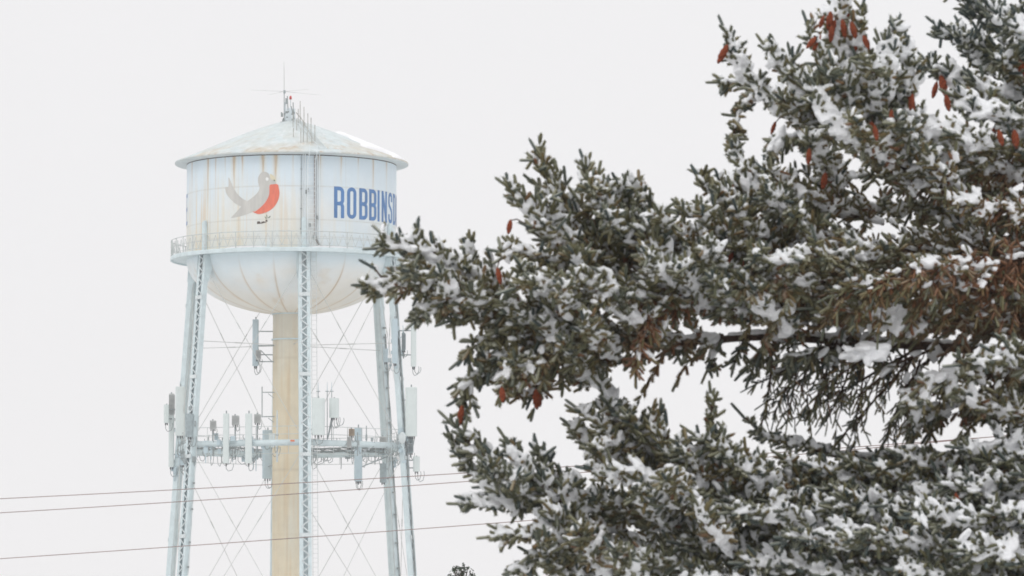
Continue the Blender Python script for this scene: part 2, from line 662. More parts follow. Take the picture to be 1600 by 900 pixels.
def photo_mark(mb, pts, lift, mi, sub=5):
    """outline points given in a 7.5x enlargement of the photo whose corner is (330, 250)"""
    q = smooth_closed(pts, sub) if sub else pts
    poly_mark(mb, [hit(330 + p[0] / 7.5, 250 + p[1] / 7.5, RT) for p in q], lift, mi)


bird = MB()
photo_mark(bird, [(622, 136), (672, 158), (690, 200), (735, 235), (768, 288), (760, 340), (700, 420), (640, 500), (540, 580), (440, 628), (340, 660), (245, 680),
                  (240, 668), (290, 615), (350, 548), (410, 492), (480, 442), (540, 385), (566, 330), (552, 270), (552, 205), (580, 155)], 0.010, 0)
photo_mark(bird, [(205, 205), (232, 255), (262, 325), (312, 402), (370, 455), (425, 490), (420, 560), (350, 545), (285, 510), (225, 455), (180, 395), (164, 320), (200, 315), (205, 270)], 0.014, 0, 4)
photo_mark(bird, [(685, 300), (720, 286), (778, 286), (795, 340), (800, 400), (785, 470), (745, 540), (690, 590), (620, 622), (550, 634), (485, 605), (520, 600), (590, 545), (645, 480), (680, 400)], 0.018, 1, 4)
photo_mark(bird, [(690, 165), (730, 182), (752, 212), (758, 250), (735, 238), (710, 232), (692, 208)], 0.022, 2, 4)
photo_mark(bird, [(655, 203), (670, 212), (674, 228), (664, 242), (648, 242), (638, 228), (642, 210)], 0.026, 3, 4)
photo_mark(bird, [(735, 228), (752, 240), (745, 250), (730, 242)], 0.028, 5, 0)
photo_mark(bird, [(538, 722), (565, 716), (580, 735), (572, 748), (538, 750)], 0.012, 4, 0)
photo_mark(bird, [(585, 725), (620, 718), (632, 730), (600, 742)], 0.012, 4, 0)
photo_mark(bird, [(636, 704), (655, 700), (664, 718), (642, 724)], 0.012, 4, 0)
photo_mark(bird, [(575, 738), (640, 722), (650, 730), (580, 748)], 0.015, 4, 0)
photo_mark(bird, [(625, 664), (632, 662), (652, 690), (644, 694)], 0.012, 5, 0)
photo_mark(bird, [(646, 642), (654, 640), (660, 682), (652, 684)], 0.014, 5, 0)
photo_mark(bird, [(668, 672), (690, 656), (698, 662), (676, 684)], 0.016, 5, 0)
bird.build('bird_emblem', [M['birdgrey'], M['birdred'], M['birdbeak'], M['birdwhite'], M['birddark'], M['birdgreen']], tank)

# ---- lettering: condensed capitals drawn as strokes
LH, LW, LS = 2.22, 0.80, 0.262


def arc(cx, cy, r, a0, a1, n=6):
    return [(cx + r * math.cos(R(a0 + (a1 - a0) * i / n)), cy + r * math.sin(R(a0 + (a1 - a0) * i / n))) for i in range(n + 1)]


def glyph(ch):
    h = LS / 2
    W_, H_ = LW, LH
    r = 0.26
    x0, x1, y0, y1 = h, W_ - h, h, H_ - h
    mid = H_ * 0.50
    stem = [(x0, 0), (x0, H_)]
    if ch == 'O':
        p = arc(x1 - r, y1 - r, r, 0, 90) + arc(x0 + r, y1 - r, r, 90, 180) + arc(x0 + r, y0 + r, r, 180, 270) + arc(x1 - r, y0 + r, r, 270, 360)
        return [p + [p[0]]]
    if ch == 'R':
        m = H_ * 0.46
        return [stem, [(0.02, y1)] + arc(x1 - r, y1 - r, r, 90, 0) + arc(x1 - r, m + r, r, 0, -90) + [(0.02, m)],
                [(x1 - 0.20, m)] + arc(x1 - r, m - r + 0.02, r, 60, 0, 4) + [(x1, 0)]]
    if ch == 'B':
        return [stem, [(0.02, y1)] + arc(x1 - r, y1 - r, r, 90, 0) + arc(x1 - r, mid + r, r, 0, -90) + [(0.02, mid)],
                [(0.02, mid)] + arc(x1 - r, mid - r, r, 90, 0) + arc(x1 - r, y0 + r, r, 0, -90) + [(0.02, y0)]]
    if ch == 'I':
        return [stem]
    if ch == 'N':
        return [stem, [(x1, 0), (x1, H_)], [(x0 - 0.02, H_ - 0.05), (x1 + 0.02, 0.05)]]
    if ch == 'S':
        m1 = mid + 0.16
        m2 = mid - 0.16
        return [[(x1, y1 - 0.52)] + arc(x1 - r, y1 - r, r, 0, 90) + arc(x0 + r, y1 - r, r, 90, 180) + [(x0, m1 + 0.18), (x0 + 0.06, m1), (x1 - 0.06, m2), (x1, m2 - 0.18)]
                + arc(x1 - r, y0 + r, r, 0, -90) + arc(x0 + r, y0 + r, r, -90, -180) + [(x0, y0 + 0.52)]]
    if ch == 'D':
        return [stem, [(0.02, y1)] + arc(x1 - r, y1 - r, r, 90, 0) + arc(x1 - r, y0 + r, r, 0, -90) + [(0.02, y0)]]
    if ch == 'A':
        return [[(x0, 0), (W_ / 2, H_)], [(x1, 0), (W_ / 2, H_)], [(x0 + 0.08, 0.55), (x1 - 0.08, 0.55)]]
    if ch == 'L':
        return [stem, [(0.02, y0), (W_ - 0.08, y0)]]
    if ch == 'E':
        return [stem, [(0.02, y0), (W_ - 0.06, y0)], [(0.02, y1), (W_ - 0.06, y1)], [(0.02, mid), (W_ - 0.12, mid)]]


def stroke_quads(pts, wd):
    n = len(pts)
    closed = n > 2 and (abs(pts[0][0] - pts[-1][0]) + abs(pts[0][1] - pts[-1][1])) < 1e-6
    # drop repeated points
    q = [np.array(pts[0], float)]
    for p in pts[1:]:
        if np.hypot(*(np.array(p) - q[-1])) > 1e-4:
            q.append(np.array(p, float))
    n = len(q)
    Lp, Rp = [], []
    for i in range(n):
        if closed:
            a, b = q[(i - 1) if i > 0 else n - 2], q[(i + 1) if i < n - 1 else 1]
        else:
            a, b = q[max(i - 1, 0)], q[min(i + 1, n - 1)]
        d0 = (q[i] - a) if np.hypot(*(q[i] - a)) > 1e-9 else (b - q[i])
        d1 = (b - q[i]) if np.hypot(*(b - q[i])) > 1e-9 else d0
        d0, d1 = d0 / np.hypot(*d0), d1 / np.hypot(*d1)
        t = d0 + d1
        t = t / max(np.hypot(*t), 1e-9)
        nn = np.array([-t[1], t[0]])
        k = min(1 / max(abs(t @ d0), 0.5), 1.6)
        Lp.append(q[i] + nn * wd / 2 * k)
        Rp.append(q[i] - nn * wd / 2 * k)
    return Lp, Rp


def lettering(starts, z0):
    mb = MB()
    per = 180 / (PI * RT)
    for (ch, a0) in starts:
        for si, st_ in enumerate(glyph(ch)):
            Lp, Rp = stroke_quads(st_, LS)
            bm = bmesh.new()
            vl = [bm.verts.new((a0 + p[0] * per, z0 + p[1], 0)) for p in Lp]
            vr = [bm.verts.new((a0 + p[0] * per, z0 + p[1], 0)) for p in Rp]
            for i in range(len(vl) - 1):
                bm.faces.new((vr[i], vr[i + 1], vl[i + 1], vl[i]))
            v, fs = wrap(bm, 0.012 + 0.004 * si)
            bm.free()
            mb.add(v, fs)
    return mb


z0 = hit(527, 340.5, RT)[1]
angs = [23.3, 31.2, 39.3, 46.7, 53.9, 58.0, 66.0, 73.8, 81.3, 89.2, 95.6]
word = 'ROBBINSDALE'
lettering(list(zip(word, angs)), z0).build('lettering', M['blue'], tank)
lettering([(c, a - 182.5) for c, a in zip(word, angs)], z0).build('lettering', M['blue'], tank)

# ---- balcony walk, its railing, and the riser pipe
b = MB()
nn = 180
prof = [(RT - 0.02, Z_BAL + 0.16), (RB - 0.05, Z_BAL + 0.16), (RB, Z_BAL + 0.10), (RB, Z_BAL - 0.12), (RB - 0.07, Z_BAL - 0.14), (RB - 0.12, Z_BAL - 0.03), (RT - 0.02, Z_BAL - 0.08)]
for j in range(nn):
    for (rr, zz) in prof:
        b.v.append(T(rr, 360 * j / nn, zz))
k = len(prof)
for j in range(nn):
    for i in range(k - 1):
        a0, b0 = j * k + i, ((j + 1) % nn) * k + i
        b.f.append((a0, b0, b0 + 1, a0 + 1))
        b.m.append(0)
balc = b.build('balcony', M['steel'], tower)

rl = MB()
ring = lambda rr, zz, n=144: [T(rr, 360 * j / n, zz) for j in range(n + 1)]
RZ = Z_BAL + 0.16
rl.tube(ring(RB - 0.06, RZ + 1.12), 0.032, 5, False)
rl.tube(ring(RB - 0.06, RZ + 0.62), 0.018, 4, False)
rl.tube(ring(RB - 0.06, RZ + 0.14), 0.022, 4, False)
NP_ = 40
for j in range(NP_):
    a = 360 * j / NP_
    rl.tube([T(RB - 0.06, a, RZ), T(RB - 0.06, a, RZ + 1.14)], 0.035, 5)
    stp = 360 / NP_
    for q in range(2):
        a1, a2, a3 = a + stp * q / 2, a + stp * (q + .5) / 2, a + stp * (q + 1) / 2
        rl.tube([T(RB - 0.06, a1, RZ + 0.14), T(RB - 0.06, a2, RZ + 0.95), T(RB - 0.06, a3, RZ + 0.14)], 0.022, 4)
rl.build('railing', M['rail'], balc)
# snow lying along the walk
for (a0, a1) in ((-34, -12), (8, 32), (40, 62), (96, 140), (-150, -100)):
    bs = MB()
    ts = np.linspace(a0, a1, 24)
    rad = [0.02 + 0.10 * math.sin(PI * i / 23) ** 0.5 * (0.8 + 0.4 * random.random()) for i in range(24)]
    bs.tube([T(RB - 0.32, t, Z_BAL + 0.18) for t in ts], rad, 8)
    bs.build('balcony_snow', M['snow_roof'], balc, smooth=True)

RR = 28.0 / S


def riser_col(A, z, r):
    c = np.tile(np.array([0.73, 0.645, 0.48]), (len(A), 1))
    n1 = fbm(A * 0.02 + 5, z * 0.16, 91)
    n2 = fbm(A * 0.12 + 5, z * 0.22, 95)
    c = mixc(c, (0.70, 0.68, 0.58), np.clip((n1 - .45) * 3, 0, 1) * 0.7)
    c = mixc(c, (0.68, 0.52, 0.31), np.clip((n2 - .50) * 4, 0, 1) * 0.5)
    n3 = fbm(A * 0.5 + 40, z * 0.07, 97)
    c = mixc(c, (0.58, 0.42, 0.24), np.clip((n3 - .55) * 6, 0, 1) * 0.4)
    c = mixc(c, (0.68, 0.69, 0.64), np.clip((z - zT(580)) / 4.0, 0, 1) * 0.55)
    for zz in (zT(531), zT(560), zT(640), zT(735), zT(835)):
        c = mixc(c, (0.50, 0.42, 0.30), np.exp(-((z - zz) / 0.05) ** 2) * 0.35)
    return c


riser = lathe_np('riser_pipe', [(RR * 1.02, zz) if zz < Z_BOT + .6 else (RR * 1.08, zz) for zz in np.linspace(0, Z_BOT + 0.75, 160)], 72, M['riser'], tower, riser_col)
for zz, hh in ((Z_BOT + 0.10, 0.22), (zT(531), 0.10)):
    rf = MB()
    pr = [(RR * 1.03, zz - hh / 2), (RR * 1.10, zz - hh / 2), (RR * 1.10, zz + hh / 2), (RR * 1.03, zz + hh / 2)]
    b0 = len(rf.v)
    for j in range(48):
        for (rr, z_) in pr:
            rf.v.append(T(rr, 360 * j / 48, z_))
    for j in range(48):
        for i in range(3):
            p0, p1 = b0 + j * 4 + i, b0 + ((j + 1) % 48) * 4 + i
            rf.f.append((p0, p1, p1 + 1, p0 + 1))
            rf.m.append(0)
    rf.build('flange', M['steel'], riser)

# ---- four laced legs
LEG0 = 6.5
NLEG = 6
ZL_TOP = Z_BAL - 0.1


def leg_r(z):
    """radius of the leg's centre line at height z"""
    y480, y900 = zT(480), zT(900)
    return (173.0 + (205.0 - 173.0) * (y480 - z) / (y480 - y900)) / S


def leg_axes(th):
    p0, p1 = T(leg_r(0), th, 0), T(leg_r(ZL_TOP), th, ZL_TOP)
    up = (p1 - p0).normalized()
    a = R(th) + APP
    outw = Vector((math.sin(a), -math.cos(a), 0))
    tan = Vector((math.cos(a), math.sin(a), 0))
    outw = (outw - up * outw.dot(up)).normalized()
    return p0, p1, up, outw, tan


for q in range(NLEG):
    th = LEG0 + 60 * q
    p0, p1, up, ow, tn = leg_axes(th)
    ln = (p1 - p0).length
    m = MB()
    hw = 0.40
    # two channels: plain webs on the sides, flanges to the front and the back
    for sgn in (-1, 1):
        m.bar(p0 + tn * sgn * hw, p1 + tn * sgn * hw, 0.36, 0.03, ow)
        for c0 in (0.168, -0.168):
            m.bar(p0 + tn * sgn * (hw - 0.125) + ow * c0, p1 + tn * sgn * (hw - 0.125) + ow * c0, 0.22, 0.022, tn)
    # solid cover plate on the inner face
    m.bar(p0 - ow * 0.14, p1 - ow * 0.14, 0.50, 0.02, tn)
    leg = m.build('leg', M['steel'], tower)
    lc = MB()
    nl = int(ln / 0.40)
    for i in range(nl):
        za, zb = ln * i / nl, ln * (i + 1) / nl
        s1 = 1 if i % 2 else -1
        lc.bar(p0 + up * za + tn * s1 * 0.26 + ow * 0.198, p0 + up * zb - tn * s1 * 0.26 + ow * 0.198, 0.08, 0.02, tn)
    for i in range(0, nl, 14):
        lc.bar(p0 + up * (ln * (i + .5) / nl) - tn * 0.40 + ow * 0.222, p0 + up * (ln * (i + .5) / nl) + tn * 0.40 + ow * 0.222, 0.26, 0.015, up)
    lc.build('lacing', M['steel_white'], leg)
    # cap where the leg meets the tank: plates on both sides that reach in to the wall
    kn = MB()
    for sgn in (-1, 1):
        e0 = tn * sgn * 0.445
        vs = [p1 + e0 + ow * 0.20 - up * 1.3, p1 + e0 - ow * 0.20 - up * 1.9, p1 + e0 - ow * 0.55 - up * 0.5, p1 + e0 - ow * 0.55 + up * 0.0, p1 + e0 + ow * 0.20 + up * 0.0]
        vs2 = [v + tn * 0.04 * sgn for v in vs]
        n_ = len(vs)
        kn.add(vs + vs2, [tuple(range(n_ - 1, -1, -1)), tuple(range(n_, 2 * n_))] + [(i, (i + 1) % n_, n_ + (i + 1) % n_, n_ + i) for i in range(n_)])
    kn.build('gusset', M['steel'], leg)
    # the post that carries on up the wall over the walk
    po = MB()
    c = T(RT + 0.14, th, 0)
    a = R(th) + APP
    Xd, Yd = Vector((math.cos(a), math.sin(a), 0)), Vector((math.sin(a), -math.cos(a), 0))
    zt = Z_BAL + 2.25
    po.box(Vector((c.x, c.y, (Z_BAL + 0.16 + zt) / 2)), (0.34, 0.22, zt - Z_BAL - 0.16), Xd, Yd)
    po.box(Vector((c.x, c.y, zt + 0.05)) - Yd * 0.04, (0.24, 0.14, 0.14), Xd, Yd)
    po.build('wall_post', M['steel'], leg, bevel=0.02)
    ft = MB()
    ft.box(T(leg_r(0), th, 0.22), (2.0, 2.0, 0.5), Xd, Yd)
    ft.build('footing', M['ground_snow'], leg, bevel=0.05)


def leg_pt(q, z, out=0.0, side=0.0):
    th = LEG0 + 60 * q
    p0, p1, up, ow, tn = leg_axes(th)
    t = (z - p0.z) / (p1.z - p0.z)
    return p0.lerp(p1, t) + ow * out + tn * side


# ---- ring of struts, one pipe between neighbouring legs
ZF, ZBK = zT(700), zT(702.5)
for q, zz in ((0, ZF), (1, ZF), (2, ZBK), (3, ZBK), (4, ZF), (5, ZF)):
    q2 = (q + 1) % NLEG
    A, B = leg_pt(q, zz), leg_pt(q2, zz)
    d = (B - A).normalized()
    m = MB()
    m.tube([A + d * 0.3, B - d * 0.3], 0.22 if q in (0, 5) else 0.26, 14, True)
    m.build('strut', M['steel'], tower, smooth=True)

# ---- tie rods: crossed in every bay, two bays high, with turnbuckles
def rod(p, qv, r=0.021, tb=0.35):
    m = MB()
    m.tube([p, qv], r, 6)
    d = (qv - p)
    c = p + d * tb
    d = d.normalized()
    m.tube([c - d * 0.3, c + d * 0.3], r * 1.7, 6)
    m.build('tie_rod', M['rod'], tower)


for q in range(NLEG):
    q2 = (q + 1) % NLEG
    for (za, zb) in ((ZL_TOP - 0.6, zT(700)), (zT(706), zT(1022))):
        rod(leg_pt(q, za), leg_pt(q2, zb))
        rod(leg_pt(q2, za, 0.10), leg_pt(q, zb, 0.10))
for q in range(NLEG):                    # spider rods that steady the riser
    rod(leg_pt(q, zT(540), -0.15), T(RR * 1.05, LEG0 + 60 * q, zT(540)), 0.024, 0.5)

# ---- ladder and pipes up the front of the tank
ld = MB()
LA = hit(485.5, 300, RT)[0]
per = 180 / (PI * RT)
for da in (-0.26, 0.26):
    ld.tube([T(RT + 0.30, LA + da * per, RZ), T(RT + 0.30, LA + da * per, Z_WTOP - 0.4), T(RE + 0.12, LA + da * per * .9, Z_EAVE - 0.1), T(RE + 0.12, LA + da * per * .9, Z_EAVE + 0.5)], 0.026, 5)
zz = RZ + 0.2
while zz < Z_WTOP:
    ld.tube([T(RT + 0.30, LA - 0.26 * per, zz), T(RT + 0.30, LA + 0.26 * per, zz)], 0.014, 4)
    zz += 0.32
zz = RZ + 1.0
while zz < Z_WTOP:
    for da in (-0.26, 0.26):
        ld.tube([T(RT, LA + da * per, zz), T(RT + 0.30, LA + da * per, zz)], 0.016, 4)
    zz += 1.5
ld.build('ladder', M['pipe'], tower)


def wall_pipe(px, top, bot, rad, m, lift=0.1, name='conduit'):
    a, _ = hit(px, (top + bot) / 2, RT)
    za, zb = hit(px, top, RT)[1], hit(px, bot, RT)[1]
    mb = MB()
    mb.tube([T(RT + lift, a, zb), T(RT + lift, a, za)], rad, 6)
    z_ = zb + 0.4
    while z_ < za:
        mb.box(T(RT + lift * .6, a, z_), (0.13, 0.10, 0.04))
        z_ += 1.4
    return mb.build(name, m, tower)


wall_pipe(470.5, 241, 366, 0.022, M['cable'], .05)
wall_pipe(473.5, 241, 350, 0.03, M['pipe'], 0.04)
wall_pipe(476.5, 241, 388, 0.045, M['pipe'], 0.06)
wall_pipe(495.0, 243, 372, 0.03, M['pipe'], 0.04)
wall_pipe(498.5, 241, 386, 0.045, M['pipe'], 0.06)
# cables that leave the ladder and turn onto the walk
for off, mm in ((0, M['brown']), (2.0, M['cable'])):
    pts = [hit(491 + off, y, RT) for y in (243, 270, 300, 330, 352, 366)] + [hit(492.5 + off, 374, RT), hit(497 + off, 382, RT), hit(506 + off, 387, RT), hit(518 + off, 388.5, RT)]
    mb = MB()
    mb.tube([T(RT + 0.10, a, z_) for a, z_ in pts], 0.026, 5)
    mb.build('feed_cable', mm, tower)
# boxes clipped to the pipes
bx = MB()
for (px, py) in ((481, 297), (484, 352), (495, 340), (489, 371), (478, 300)):
    a, z_ = hit(px, py, RT)
    bx.box(T(RT + 0.12, a, z_), (0.09, 0.09, 0.26))
bx.build('clamp', M['cable'], tower)

# ---- roof ladder, stanchions, vent and light at the top
rg = MB()
for da in (-1, 1):
    pts = []
    for q in np.linspace(0.06, 0.98, 14):
        rr = RE * q
        pts.append(T(rr, 16, roof_z(rr) + 0.14) + Vector((math.cos(APP + R(16)), math.sin(APP + R(16)), 0)) * 0.24 * da)
    rg.tube(pts, 0.03, 5)
for i in range(26):
    rr = RE * (0.08 + 0.9 * i / 26)
    c = T(rr, 16, roof_z(rr) + 0.14)
    x = Vector((math.cos(APP + R(16)), math.sin(APP + R(16)), 0)) * 0.24
    rg.tube([c - x, c + x], 0.016, 4)
rg.build('roof_ladder', M['steel_white'], roof)
hs = MB()
tops = []
for (px, py, bot) in ((469, 158, 194), (475, 167, 207), (481, 177, 216), (486, 184, 226), (492, 195, 237), (463.5, 186, 214), (458, 176, 206), (458.5, 200, 230), (480, 206, 241), (470, 200, 242), (474, 192, 240), (487, 214, 241), (466, 170, 200)):
    Yd = D - 1.2 - (bot - 190) * 0.10
    hs.tube([P(px, bot, Yd), P(px, py, Yd)], 0.032, 5)
    tops.append(P(px, (py * 0.35 + bot * 0.65), Yd))
hs.tube(tops[:5], 0.026, 5)
hs.tube([P(463, 176, D - 1.0), P(476, 192, D - 2.2), P(488, 212, D - 3.5), P(502, 232, D - 5.0)], 0.035, 5)
hs.tube([P(458, 222, D - 4), P(492, 234, D - 5)], 0.022, 4)
hs.build('roof_handrail', M['galv_pale'], roof)
vt = MB()
ap = lambda x, y: P(x, y, D - 0.3)
vt.tube([P(452, 192, D), P(452, 188, D), P(452, 170, D), P(452, 168, D)], [0.34, 0.24, 0.22, 0.05], 14)
vt.tube([P(446, 188, D - .4), P(446, 160, D - .4)], 0.07, 8)
vt.box(P(458.5, 178, D - .5), (0.28, 0.28, 0.75))
vt.build('roof_vent', M['pipe'], roof, smooth=False)
cl_ = MB()
for i in range(16):
    x, y = random.uniform(440, 462), random.uniform(172, 200)
    cl_.box(P(x, y, D - 0.6 - random.random()), (random.uniform(.06, .2), .1, random.uniform(.06, .25)))
for (x0, y0, x1, y1) in ((438, 191, 449, 190), (441, 187, 444, 196), (449, 205, 452, 196), (449, 198, 457, 204), (455, 166, 460, 188), (458, 160, 459, 190), (449, 150, 450, 172)):
    cl_.tube([P(x0, y0, D - .9), P(x1, y1, D - .9)], 0.035, 5)
cl_.build('roof_fittings', M['cable'], roof)
bc = MB()
bc.tube([P(454, 168, D - .2), P(454, 155, D - .2)], 0.035, 6)
bc.build('beacon_mast', M['steel_white'], roof)
bc = MB()
c = P(454, 152.5, D - .2)
bc.tube([c + Vector((0, 0, -.13)), c + Vector((0, 0, .05)), c + Vector((0, 0, .13))], [0.09, 0.09, 0.04], 10)
bc.build('beacon_light', M['red'], roof, smooth=True)

wa = empty('whip_antenna', P(444, 190, D - .6), 'tall thin whip antenna with wide radial rods at the very top of the tank roof', 'antenna')
m = MB()
m.tube([P(444, 190, D - .6), P(444, 142, D - .6)], 0.035, 6)
m.build('mast', M['galv'], wa)
m = MB()
m.tube([P(444, 146, D - .6), P(444, 120, D - .6), P(443.6, 97, D - .6)], [0.035, 0.028, 0.016], 6)
m.build('whip', M['rod'], wa)
m = MB()
for (x, y, dd) in ((392, 140.5, 1.2), (500, 148.5, -1.0), (482, 139.5, 2.0), (420, 148, -2.2)):
    m.tube([P(444, 143, D - .6), P(x, y, D - .6 + dd)], [0.014, 0.007], 4)
m.build('radial', M['rod'], wa)
m = MB()
m.box(P(444.5, 143.5, D - .6), (0.16, 0.16, 0.22))
m.box(P(447.5, 158, D - .6), (0.14, 0.14, 0.4))
m.build('mount', M['galv'], wa)

# ------------------------------------------------------------------ antennas bolted to the legs, the struts and the riser
GROUP = 'phone antennas and radios mounted on the tower'


def loop_cable(mb, p, w_, h_):
    q = [p, p + Vector((0.02, -.05, -h_ * .6)), p + Vector((w_ * .3, -.05, -h_)), p + Vector((w_ * .8, 0, -h_ * .8)), p + Vector((w_, .05, -h_ * .1)), p + Vector((w_ * .9, .1, h_ * .6))]
    pts = []
    for i in range(len(q) - 1):
        a, b_ = q[i], q[i + 1]
        for s in range(3):
            pts.append(a.lerp(b_, s / 3))
    mb.tube(pts, 0.022, 4)


def panel_antenna(x0, y0, x1, y1, Y, label, m='radome', dep=None, arm=None, dots=2, loops=1, name='panel_antenna', turn=0.0, lean=0.0):
    c0 = P((x0 + x1) / 2, y1, Y)
    c1 = P((x0 + x1) / 2, y0, Y)
    wd = (P(x1, y1, Y) - P(x0, y1, Y)).x
    h = c1.z - c0.z
    dep = dep or max(0.16, wd * 0.45)
    root = empty(name, c0, label, 'antenna', GROUP)
    ca, sa = math.cos(R(turn)), math.sin(R(turn))
    X, Yv = Vector((ca, sa, 0)), Vector((-sa, ca, 0))
    Zv = Vector((math.sin(R(lean)), 0, math.cos(R(lean))))
    mid = (c0 + c1) / 2
    # rounded radome: extruded profile with soft front corners and end caps
    prof = [(-.5, .5), (.5, .5), (.5, -.15), (.42, -.38), (.25, -.5), (-.25, -.5), (-.42, -.38), (-.5, -.15)]
    b_ = MB()
    lev = [(-.5, .90), (-.485, 1.0), (.485, 1.0), (.5, .90)]
    vs = []
    for (zz_, s_) in lev:
        for (a, d_) in prof:
            vs.append(mid + X * (a * wd * s_) + Yv * (d_ * dep * s_) + Zv * (zz_ * h))
    k = len(prof)
    fs = [tuple(range(k)), tuple(reversed(range(3 * k, 4 * k)))]
    for l_ in range(3):
        for i in range(k):
            fs.append((l_ * k + i, (l_ + 1) * k + i, (l_ + 1) * k + (i + 1) % k, l_ * k + (i + 1) % k))
    b_.add(vs, fs)
    b_.build('radome', M[m], root)
    pl = MB()
    pp = mid + Yv * (dep / 2 + 0.22)
    pl.tube([pp - Zv * (h * .56), pp + Zv * (h * .56)], 0.045, 8)
    pl.build('mount_pole', M['galv'], root)
    for s_ in (-.36, .36):
        br = MB()
        br.box(mid + Zv * (h * s_) + Yv * (dep / 2 + 0.12), (0.16, 0.26, 0.10), X, Yv, Zv)
        br.build('bracket', M['galv'], root)
    if dots:
        cn = MB()
        for i in range(dots):
            t = (i + .5) / dots - .5
            cn.tube([c0 + X * (t * wd * .7) - Zv * 0.16, c0 + X * (t * wd * .7) + Zv * 0.01], 0.045, 6)
        cn.build('connector', M['black'], root)
    for i in range(loops):
        cb = MB()
        t = (i + .5) / max(dots, 1) - .5
        loop_cable(cb, c0 + X * (t * wd * .7) - Zv * 0.15, random.uniform(.3, .6), random.uniform(.35, .6))
        cb.build('jumper_cable', M['cable'], root)
    if arm is not None:
        ar = MB()
        for s_ in (-.25, .25):
            q = pp + Zv * (h * s_)
            tgt = arm(q.z)
            ar.tube([q, tgt], 0.045, 6)
        ar.build('mount_arm', M['galv'], root)
    return root


def radio(x0, y0, x1, y1, Y, label, m='radio', stem=None, fins=True):
    c0 = P((x0 + x1) / 2, y1, Y)
    c1 = P((x0 + x1) / 2, y0, Y)
    wd = (P(x1, y1, Y) - P(x0, y1, Y)).x
    h = c1.z - c0.z
    root = empty('radio_unit', c0, label, 'radio unit', GROUP)
    mid = (c0 + c1) / 2
    b_ = MB()
    b_.box(mid, (wd * .8, 0.26, h))
    b_.build('case', M[m], root, bevel=0.02)
    f_ = MB()
    nf = 6
    for i in range(nf):
        f_.box(mid + Vector((wd * (.44), -.11 + .22 * i / (nf - 1), 0)), (wd * .12, 0.02, h * .9))
        f_.box(mid + Vector((-wd * .36 + wd * .72 * i / (nf - 1), -.17, 0)), (0.02, .08, h * .88))
    f_.build('cooling_fin', M[m], root)
    cn = MB()
    for t in (-.25, .1, .3):
        cn.tube([c0 + Vector((t * wd, 0, .01)), c0 + Vector((t * wd, 0, -.12))], 0.035, 6)
    cn.build('connector', M['black'], root)
    if stem:
        s_ = MB()
        s_.tube([P((x0 + x1) / 2, y0 - 2, Y + .25), P((x0 + x1) / 2, stem, Y + .25)], 0.05, 8)
        s_.box(mid + Vector((0, .19, 0)), (.16, .14, .2))
        s_.build('mount_pole', M['galv'], root)
        cb = MB()
        loop_cable(cb, c0 + Vector((.1 * wd, 0, -.1)), .25, .35)
        cb.build('jumper_cable', M['cable'], root)
    return root


to_leg = lambda q: (lambda z: leg_pt(q, z))
to_riser = lambda z: Vector((TX, D, z)) + Vector((-RR, -0.1, 0))


def to_strut(qa, qb, x, zz):
    A, B = leg_pt(qa, zz), leg_pt(qb, zz)
    t = min(max((x - A.x) / (B.x - A.x), 0.02), 0.98)
    p = A.lerp(B, t)
    return lambda z: Vector((p.x, p.y, max(min(z, zz + .25), zz - .25)))


def strut_y(qa, qb, px):
    A, B = leg_pt(qa, ZF), leg_pt(qb, ZF)
    x = P(px, 700, (A.y + B.y) / 2).x
    t = min(max((x - A.x) / (B.x - A.x), 0), 1)
    return A.lerp(B, t).y


# front-left leg q = 5, back-left q = 4, front leg q = 0, front-right q = 1, back-right q = 2
panel_antenna(274, 604, 289, 681, D + 1.6, 'widest white panel antenna left of the left leg, tall and flat-topped', arm=to_leg(4), dots=3)
panel_antenna(263.5, 649, 272, 730, D + 2.6, 'long narrow panel antenna hanging lowest on the outer side of the left leg', 'radome', arm=to_leg(4))
radio(263, 615, 273, 649, D + 2.9, 'grey finned radio box above the long panel outside the left leg', stem=652)
panel_antenna(256, 632, 264, 661, D + 2.0, 'short pale panel antenna farthest left, outermost on the left leg', 'radome', arm=to_leg(4), dots=2, loops=1)
panel_antenna(290, 646, 302, 683, D - 6.0, 'dark grey equipment panel fixed on the face of the left leg', 'radome_dark', dep=.25, dots=2, loops=2, name='equipment_panel')
panel_antenna(279, 690, 290, 727, D + 2.2, 'dull blue panel antenna low against the left leg under the wide white panel', 'radome_blue', dots=3, loops=2, arm=to_leg(4))
y_ = strut_y(5, 0, 332)
radio(327, 657, 338, 671, y_ - .3, 'small grey radio box on a stem between left leg and first strut panel', stem=712)
y_ = strut_y(5, 0, 353)
panel_antenna(348.5, 646, 358, 724, y_ - .7, 'first tall slim white panel antenna right of the left leg, on the strut', dots=1, arm=to_strut(5, 0, P(353, 690, y_).x, ZF))
radio(361, 649, 374, 664, y_ - .2, 'grey finned radio box right of the first slim panel on the left strut', stem=718)
y_ = strut_y(5, 0, 388)
panel_antenna(383, 646, 394, 724, y_ - .7, 'second slim white panel antenna on the left strut, nearer to the tan riser', dots=1, arm=to_strut(5, 0, P(388, 690, y_).x, ZF))
radio(396, 647, 408, 661, y_ - .2, 'grey finned radio box between the second slim panel and the tan riser', stem=718)
panel_antenna(410, 672, 426, 748, D + 2.0, 'blue grey panel antenna hanging beside the left edge of the tan riser, below the strut', 'radome_blue', dots=3, loops=2, arm=to_riser)
panel_antenna(420, 677, 430, 699, D - 4.6, 'small white panel antenna overlapping the left edge of the tan riser', dots=1, loops=1)
panel_antenna(394.5, 499, 404, 572, D - 0.5, 'upper grey panel antenna on a bracket left of the riser, just under the bowl', 'radome_blue', arm=to_riser, dots=2, loops=2)
radio(399, 547, 408, 562, D - 0.7, 'dark grey radio box behind the panel bracketed to the riser top', stem=570)
